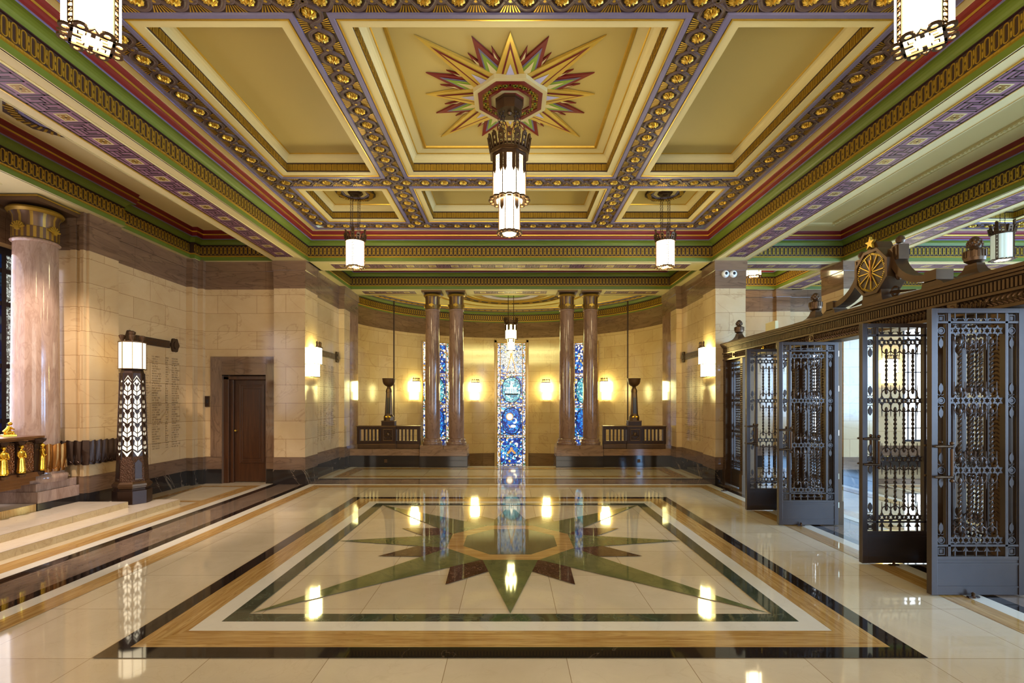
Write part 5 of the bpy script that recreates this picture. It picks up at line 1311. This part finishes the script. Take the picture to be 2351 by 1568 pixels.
# ================================================================== GATES
LW = .765; LT = .045
def hexagram(c, R, r, n=6):
    return [(c[0]+(R if k % 2 == 0 else r)*math.sin(PI*k/6), c[1]+(R if k % 2 == 0 else r)*math.cos(PI*k/6)) for k in range(12)]
GM = 'gatebronze'
ROWS = [.445, 1.02, 1.593, 2.167]
def F0(u, v, w_): return (u, w_, v)
def arcs(mb, xs, zc, sgn):
    """row of U arcs hanging (sgn -1) or rising (sgn +1) from a star row"""
    R = .046
    for x in xs:
        pts = []
        for k in range(9):
            a = PI*k/8; pts.append((x+R*math.cos(a), 0, zc+sgn*(.065+R*math.sin(a)*1.0)))
        pts = [(x+R, 0, zc+sgn*.028)]+pts+[(x-R, 0, zc+sgn*.028)]
        mb.tube(pts, .0055, 6, GM)
def gate_parts(t, W=LW, handle=True):
    g0, g1 = .165, W-.165; pitch = (g1-g0)/5; XS = [g0+pitch*(k+.5) for k in range(5)]; XB = [g0+pitch*k for k in range(1, 5)]
    mb = MB()
    def bar(u0, u1, v0, v1, t_=LT): mb.plate([(u0, v0), (u1, v0), (u1, v1), (u0, v1)], t_, GM, F0)
    bar(0, .05, .0, 2.35, .05); bar(W-.05, W, .0, 2.35, .05); bar(.05, W-.05, 2.31, 2.35, .05); bar(.05, W-.05, .285, .315)
    bar(.135, .16, .315, 2.31); bar(W-.16, W-.135, .315, 2.31); bar(.05, W-.05, 2.225, 2.245); bar(.05, W-.05, .395, .413)
    for u in (.05, W-.058, .127, W-.135): bar(u, u+.008, .315, 2.31, .03)
    mb.build('frame', parent=t, bevel=.002)
    mb = MB(); mb.plate([(.05, .0), (W-.05, .0), (W-.05, .285), (.05, .285)], .035, GM, F0); mb.plate([(.05, .06), (W-.05, .06), (W-.05, .072), (.05, .072)], .045, GM, F0); mb.plate([(.05, .245), (W-.05, .245), (W-.05, .262), (.05, .262)], .045, GM, F0); mb.build('kick_panel', parent=t)
    for zr in ROWS:
        mb = MB()
        for x in XS:
            R = pitch*.56; mb.ring(hexagram((x, zr), R, R*.577), hexagram((x, zr), R*.5, R*.29), .018, GM, F0)
        mb.build('star_row', parent=t)
    for zr in ROWS:
        for s_ in (-1, 1):
            if (s_ < 0 and zr == ROWS[0]) or (s_ > 0 and zr == ROWS[-1]): continue
            mb = MB(); arcs(mb, XB, zr, s_)
            for x in XS: mb.tube([(x, 0, zr+s_*.04), (x, 0, zr+s_*.155)], .0045, 5, GM, rr=[.006, .003])
            mb.build('arch_row', parent=t, smooth=50)
    for zz, s_ in ((.355, 1), (2.268, -1)):
        mb = MB()
        for x in XS:
            mb.plate([(x-.005, zz-.042), (x+.005, zz-.042), (x+.005, zz+.042), (x-.005, zz+.042)], .014, GM, F0)
            if x == XS[0]: mb.plate([(XS[0]-.03, zz-.004), (XS[-1]+.03, zz-.004), (XS[-1]+.03, zz-.0), (XS[0]-.03, zz-.0)], .006, GM, F0)
            mb.plate([(x-.026, zz-s_*.005), (x, zz+s_*.038), (x+.026, zz-s_*.005), (x, zz+s_*.006)], .014, GM, F0)
        mb.build('arrow_row', parent=t)
    tiers = [(ROWS[k]+.06, ROWS[k+1]-.06) for k in range(3)]
    for z0, z1 in tiers:
        for x in XB:
            mb = MB(); n = 28; prev = None; P = []; m = 16
            zz0, zz1 = z0+.045, z1-.045
            for i in range(n+1):
                f = i/n; z_ = zz0+(zz1-zz0)*f; r = .0125+.004*math.sin(2*PI*f*m/2) ; a = f*PI*5; b = len(mb.v)
                for q in range(4): mb.v.append((x+r*math.cos(a+q*PI/2), r*math.sin(a+q*PI/2), z_))
                if prev is not None:
                    for q in range(4): mb.face([prev+q, prev+(q+1) % 4, b+(q+1) % 4, b+q], GM)
                prev = b
            for zc in (z0+.03, z1-.03): mb.ball((x, 0, zc), .014, GM, 8, 6, sz=2.1)
            mb.build('twisted_bar', parent=t)
    for u in (.0925, W-.0925):
        for zr in ROWS:
            mb = MB(); mb.ring([(u+.030*math.cos(a), zr+.030*math.sin(a)) for a in [2*PI*k/18 for k in range(18)]], [(u+.022*math.cos(a), zr+.022*math.sin(a)) for a in [2*PI*k/18 for k in range(18)]], .02, GM, F0)
            mb.plate([(u+.017*math.cos(a), zr+.017*math.sin(a)) for a in [2*PI*k/14 for k in range(14)]], .012, GM, F0)
            for s_ in (-1, 1):
                if (s_ < 0 and zr == ROWS[0]) or (s_ > 0 and zr == ROWS[-1]): continue
                mb.tube([(u-.025, 0, zr+s_*.052), (u-.010, 0, zr+s_*.042), (u, 0, zr+s_*.055), (u+.010, 0, zr+s_*.042), (u+.025, 0, zr+s_*.052)], .004, 5, GM)
                L = [(u, zr+s_*.055), (u+.019, zr+s_*.09), (u+.017, zr+s_*.12), (u, zr+s_*.145), (u-.017, zr+s_*.12), (u-.019, zr+s_*.09)]
                mb.plate(L, .014, GM, F0)
                for q in range(4):
                    zz = zr+s_*(.075+q*.016)
                    for s2 in (-1, 1): mb.tube([(u, -.009, zz), (u+s2*.014, -.009, zz+s_*.010)], .0022, 4, GM)
            mb.build('wheat_roundel', parent=t, smooth=40)
        for zz in (.355, 2.268):
            mb = MB(); mb.ring([(u-.028, zz-.030), (u+.028, zz-.030), (u+.028, zz+.030), (u-.028, zz+.030)], [(u-.020, zz-.022), (u+.020, zz-.022), (u+.020, zz+.022), (u-.020, zz+.022)], .02, GM, F0)
            mb.plate([(u-.013, zz-.015), (u+.013, zz-.015), (u+.013, zz+.015), (u-.013, zz+.015)], .014, GM, F0)
            mb.build('square_boss', parent=t)
    if handle:
        for s_ in (-1, 1):
            mb = MB(); x = W-.09; mb.tube([(x-.05, s_*.055, 1.20), (x-.05, s_*.055, .98)], .012, 8, 'bronze')
            for zz in (1.22, .97): mb.tube([(x+.085, s_*.05, zz), (x+.04, s_*.05, zz), (x, s_*.05, zz), (x-.055, s_*.05, zz)], .011, 8, 'bronze', rr=[.009, .014, .010, .014]); mb.tube([(x, 0, zz), (x, s_*.05, zz)], .008, 6, 'bronze')
            mb.ball((x-.05, s_*.055, 1.245), .016, 'bronze', 8, 6); mb.ball((x-.05, s_*.055, .94), .016, 'bronze', 8, 6); mb.build('pull_handle', parent=t, smooth=50)
        for zz in (.25, .62, 1.18, 1.75, 2.2):
            mb = MB(); mb.tube([(-.012, 0, zz-.035), (-.012, 0, zz+.035)], .011, 8, 'shinysteel'); mb.build('hinge', parent=t)
M['shinysteel'] = flat('worn_bright_hinge_bronze', srgb(190, 180, 150), 0.3, metal=0.9)
leafA = thing('gate_leaf', (0, 0, 0), 'x', 'gate', 'openwork bronze gate leaves'); gate_parts(leafA)
GL = [(4.108, 'nearest open bronze gate leaf at the right edge, blue with daylight'), (4.91, 'shadowed bronze gate leaf just left of the nearest bluish leaf'), (6.43, 'bluish open gate leaf in front of the second panel, right of a shadowed leaf'), (7.30, 'farthest open gate leaf, dark against the screen beside the right pier')]
for k, (yy, lb) in enumerate(GL):
    o = leafA if k == 0 else copy_tree(leafA); o.location = (4.215, yy, .012); o.rotation_euler = (0, 0, PI); o['label'] = lb
# the screen
scn = thing('bronze_screen', (4.2, 0, 0), 'long bronze gate screen with fluted frieze and finials along the right side of the hall', 'screen')
Y0, Y1 = 1.80, 9.58
def sbox(nm, bs, mat, bev=.003):
    mb = MB()
    for b in bs: mb.box(*b, mat)
    return mb.build(nm, parent=scn, bevel=bev)
sbox('cornice', [(-.17, .17, Y0, Y1, 2.665, 2.70), (-.155, .155, Y0, Y1, 2.64, 2.665), (-.135, .135, Y0, Y1, 2.615, 2.64)], 'bronze')
mb = MB(); mb.box(-.105, .105, Y0, Y1, 2.52, 2.62, 'dkbronze'); k = int((Y1-Y0)/.035)
for q in range(k):
    y = Y0+.0175+q*.035
    for s_ in (-1, 1): mb.obox((s_*.112, y, 2.568), (.008, 0, 0), (0, .010, 0), (0, 0, .040), 'bronze')
mb.build('fluted_frieze', parent=scn)
sbox('architrave', [(-.13, .13, Y0, Y1, 2.495, 2.52), (-.12, .12, Y0, Y1, 2.37, 2.40)], 'bronze')
mb = MB(); mb.box(-.10, .10, Y0, Y1, 2.40, 2.50, 'bronze'); k = int((Y1-Y0)/.045)
for q in range(k):
    y = Y0+.02+q*.045; cd = min((abs(y-c) for c in (5.67, 2.9, 8.05)))
    dirn = 1 if (y-min((5.67, 2.9, 8.05), key=lambda c: abs(y-c))) > 0 else -1
    for s_ in (-1, 1):
        P = [(s_*.10, y-dirn*.012, 2.408), (s_*.118, y+dirn*.014, 2.43), (s_*.122, y+dirn*.020, 2.45), (s_*.118, y+dirn*.014, 2.47), (s_*.10, y-dirn*.012, 2.492)]
        mb.tube(P, .009, 5, 'bronze')
for c in (5.67, 2.9, 8.05):
    for s_ in (-1, 1):
        mb.ball((s_*.115, c, 2.45), .045, 'shinegold' if c != 2.9 else 'bronze', 10, 6, sx=.5)
for c in (3.7, 4.6, 6.75, 7.6, 9.1):
    for s_ in (-1, 1): mb.obox((s_*.115, c, 2.45), (.012, 0, 0), (0, .05, 0), (0, 0, .05), 'bronze'); mb.ball((s_*.128, c, 2.45), .03, 'bronze', 10, 6, sx=.5)
mb.build('garland_frieze', parent=scn, smooth=40)
PAN = [(6.52, 7.21), (4.20, 4.82), (8.83, 9.53)]
for a, b in PAN:
    for y in (a, b):
        mb = MB(); mb.box(-.11, .11, y-.045, y+.045, 0, 2.38, 'bronze'); mb.box(-.125, .125, y-.055, y+.055, 0, .30, 'bronze')
        n = 52
        for q in range(n):
            z_ = .36+q*.037
            for s_ in (-1, 1): mb.tube([(s_*.11, y-.028, z_), (s_*.122, y, z_+.022), (s_*.11, y+.028, z_)], .006, 4, 'bronze')
        mb.build('pilaster', parent=scn, bevel=.003)
    W = b-a-.09
    pe = bpy.data.objects.new('grille_panel', None); COL.objects.link(pe); pe.parent = scn; pe.location = (0, a+.045, .02); pe.rotation_euler = (0, 0, PI/2)
    # one mesh for each grille piece, gathered under the panel
    keep = set(bpy.data.objects); gate_parts(pe, W, handle=False)
# finials
def finial(y):
    mb = MB(); sq = [(-.11, -.17), (.11, -.17), (.11, .17), (-.11, .17)]
    prof = [(1, 0), (1, .02), (.86, .024), (.62, .05), (.45, .085), (.36, .12), (.34, .14)]
    for (s0_, z0), (s1, z1) in zip(prof[:-1], prof[1:]):
        n = len(mb.v); mb.v += [(p[0]*s0_, y+p[1]*s0_, 2.70+z0) for p in sq]+[(p[0]*s1, y+p[1]*s1, 2.70+z1) for p in sq]
        for i in range(4): j = (i+1) % 4; mb.face([n+i, n+j, n+4+j, n+4+i], 'bronze')
    mb.lathe([(.035, 2.835), (.055, 2.85), (.075, 2.865), (.08, 2.90), (.08, 2.95), (.065, 2.965), (.04, 2.975), (.036, 2.985), (.05, 3.0), (.052, 3.03), (.042, 3.06), (.02, 3.085), (0, 3.09)], 16, 'bronze', c=(0, y))
    for q in range(16):
        a = 2*PI*q/16; mb.obox((.081*math.cos(a), y+.081*math.sin(a), 2.925), (.004*math.cos(a), .004*math.sin(a), 0), (-.008*math.sin(a), .008*math.cos(a), 0), (0, 0, .03), 'bronze')
    for k in range(3):
        for q in range(8): a = 2*PI*(q+.5*(k % 2))/8; rr = (.05, .05, .04)[k]; mb.ball((rr*math.cos(a), y+rr*math.sin(a), 3.005+k*.022), .014, 'bronze', 6, 4)
    mb.build('finial', parent=scn, smooth=40)
for y in (4.51, 6.86, 9.15): finial(y)
mb = MB()
for (a, b) in ((4.22, 4.80), (6.56, 7.17)): mb.box(-.125, .125, a, b, 2.70, 2.715, 'bronze')
mb.build('blocking_course', parent=scn)
# clock with scrolled brackets
ck = thing('clock', (4.2, 5.66, 2.70), 'octagonal bronze clock with gilt rays and star between scrolled brackets, atop the screen', 'clock')
FX = lambda u, v, w_: (w_, u, v)
mb = MB(); mb.plate([(x, y+.36) for x, y in ngon(8, .265, PI/8)], .20, 'bronze', FX); mb.ring([(x, y+.36) for x, y in ngon(8, .275, PI/8)], [(x, y+.36) for x, y in ngon(8, .235, PI/8)], .24, 'bronze', FX)
mb.plate([(-.17, 0), (.17, 0), (.15, .06), (.14, .15), (-.14, .15), (-.15, .06)], .20, 'bronze', FX)
mb.plate([(-.10, .60), (.10, .60), (.07, .66), (.05, .70), (-.05, .70), (-.07, .66)], .18, 'bronze', FX); mb.build('case', parent=ck, bevel=.004)
mb = MB(); mb.plate([(x, y+.36) for x, y in ngon(8, .235, PI/8)], .205, 'plaque', FX); mb.build('dial', parent=ck)
mb = MB()
for k in range(12):
    a = 2*PI*k/12
    for s_ in (-1, 1): mb.obox((s_*.108, math.sin(a)*.11, .36+math.cos(a)*.11), (.005, 0, 0), (0, math.cos(a)*.006, -math.sin(a)*.006), (0, math.sin(a)*.085, math.cos(a)*.085), 'gold')
for k in range(60):
    a = 2*PI*k/60; R = .215*(math.cos(PI/8)/math.cos((a % (PI/4))-PI/8))
    for s_ in (-1, 1): mb.obox((s_*.108, math.sin(a)*R, .36+math.cos(a)*R), (.003, 0, 0), (0, math.cos(a)*.005, -math.sin(a)*.005), (0, math.sin(a)*.011, math.cos(a)*.011), 'gold')
mb.build('gilt_hour_rays', parent=ck)
mb = MB()
for s_ in (-1, 1):
    for a, L in ((math.radians(188), .10), (math.radians(2), .14)): mb.obox((s_*.116, math.sin(a)*L/2, .36+math.cos(a)*L/2), (.004, 0, 0), (0, math.cos(a)*.011, -math.sin(a)*.011), (0, math.sin(a)*L/2, math.cos(a)*L/2), 'relief2')
mb.build('clock_hand', parent=ck)
mb = MB(); S5 = [((.075 if k % 2 == 0 else .030)*math.sin(PI*k/5), .69+(.075 if k % 2 == 0 else .030)*math.cos(PI*k/5)) for k in range(10)]
mb.plate(S5, .03, 'gold', lambda u, v, w_: (w_-.11, u, v)); mb.build('gilt_star', parent=ck)
for s_ in (-1, 1):
    mb = MB(); O = []; I = []
    for k in range(13):
        f = k/12; a = PI/2*f
        u = .27+.45*(1-math.cos(a)); v = .16+.40*(1-math.sin(a)) ; 
        I.append((s_*(u), v)); 
        O.append((s_*(u+.0-.09*math.sin(PI/2*(1-f))*0), v-.085-.0*f))
    poly = I+O[::-1]
    for k in range(12):
        q = [I[k], I[k+1], (I[k+1][0]-s_*.07*math.sin(PI/2*(1-(k+1)/12)), I[k+1][1]-.07*math.sin(PI/2*((k+1)/12))), (I[k][0]-s_*.07*math.sin(PI/2*(1-k/12)), I[k][1]-.07*math.sin(PI/2*(k/12)))]
        mb.plate(q, .14, 'bronze', FX)
    mb.plate([(s_*.70, .07), (s_*.84, .07), (s_*.84, .18), (s_*.70, .18)], .17, 'bronze', FX); mb.plate([(s_*.66, 0), (s_*.95, 0), (s_*.90, .05), (s_*.84, .08), (s_*.68, .08)], .17, 'bronze', FX)
    mb.plate([(s_*.22, .42), (s_*.34, .42), (s_*.34, .58), (s_*.24, .58)], .11, 'bronze', FX); mb.ring([(s_*.25, .45), (s_*.32, .45), (s_*.32, .58), (s_*.25, .58)], [(s_*.265, .465), (s_*.305, .465), (s_*.305, .565), (s_*.265, .565)], .125, 'bronze', FX)
    mb.lathe([(.0, .60), (.035, .605), (.045, .63), (.04, .66), (.02, .68), (0, .685)], 12, 'bronze', c=(0, s_*.29)); mb.ball((0, s_*.27, .27), .035, 'bronze', 10, 6, sz=1.8)
    mb.tube([(0, s_*.16, .10), (0, s_*.28, .085), (0, s_*.50, .055)], .02, 6, 'bronze', rr=[.02, .022, .004]); mb.tube([(0, s_*.22+.05*math.cos(a), .10+.05*math.sin(a)) for a in [2*PI*k/12 for k in range(12)]], .012, 6, 'bronze', closed=True)
    mb.build('scroll_bracket', parent=ck, smooth=30)
# ------------------------------------------------------------------ small fittings
for k, (x, lb) in enumerate(((4.133, 'left'), (4.285, 'right'))):
    t = thing('dome_camera', (x, 9.597, 4.045), f'{lb} one of two round white cameras like eyes on the right pier', 'security camera', 'pair of dome cameras')
    mb = MB(); mb.lathe([(.070, .0), (.070, .015), (.064, .035), (.050, .055), (.034, .066)], 28, 'white'); m2 = mb; mb2 = MB(); mb2.stamp(m2, (0, 0, 0), (1, 0, 0), (0, 0, 1), (0, -1, 0)); mb2.build('housing', parent=t, smooth=40)
    mb = MB(); mb.ball((0, -.052, .0), .034, 'black', 18, 10, sy=.75); mb.build('lens', parent=t, smooth=60)
mb = MB(); mb.box(-.025, .025, -.15, .15, 0, .17, 'cream'); o = mb.build('cream_box', bevel=.003); o.location = (4.2, 8.01, 2.70); tag(o, 'small cream board standing on top of the screen near the right pier', 'box')
for x, y, lb in ((3.79, 8.85, 'small bronze floor stop near the right pier'), (3.73, 4.85, 'small bronze bolt under the shadowed gate leaf'), (3.76, 4.05, 'small bronze bolt under the nearest gate leaf'), (3.72, 6.38, 'small bronze bolt under the bluish far leaf')):
    mb = MB(); mb.lathe([(.022, 0), (.022, .006), (.012, .012), (.012, .03), (.016, .035), (.0, .045)], 10, 'bronze'); mb.box(-.045, .045, -.012, .012, 0, .012, 'dkbronze'); o = mb.build('floor_stop', smooth=40); o.location = (x, y, .005); tag(o, lb, 'door stop', 'bronze floor stops')
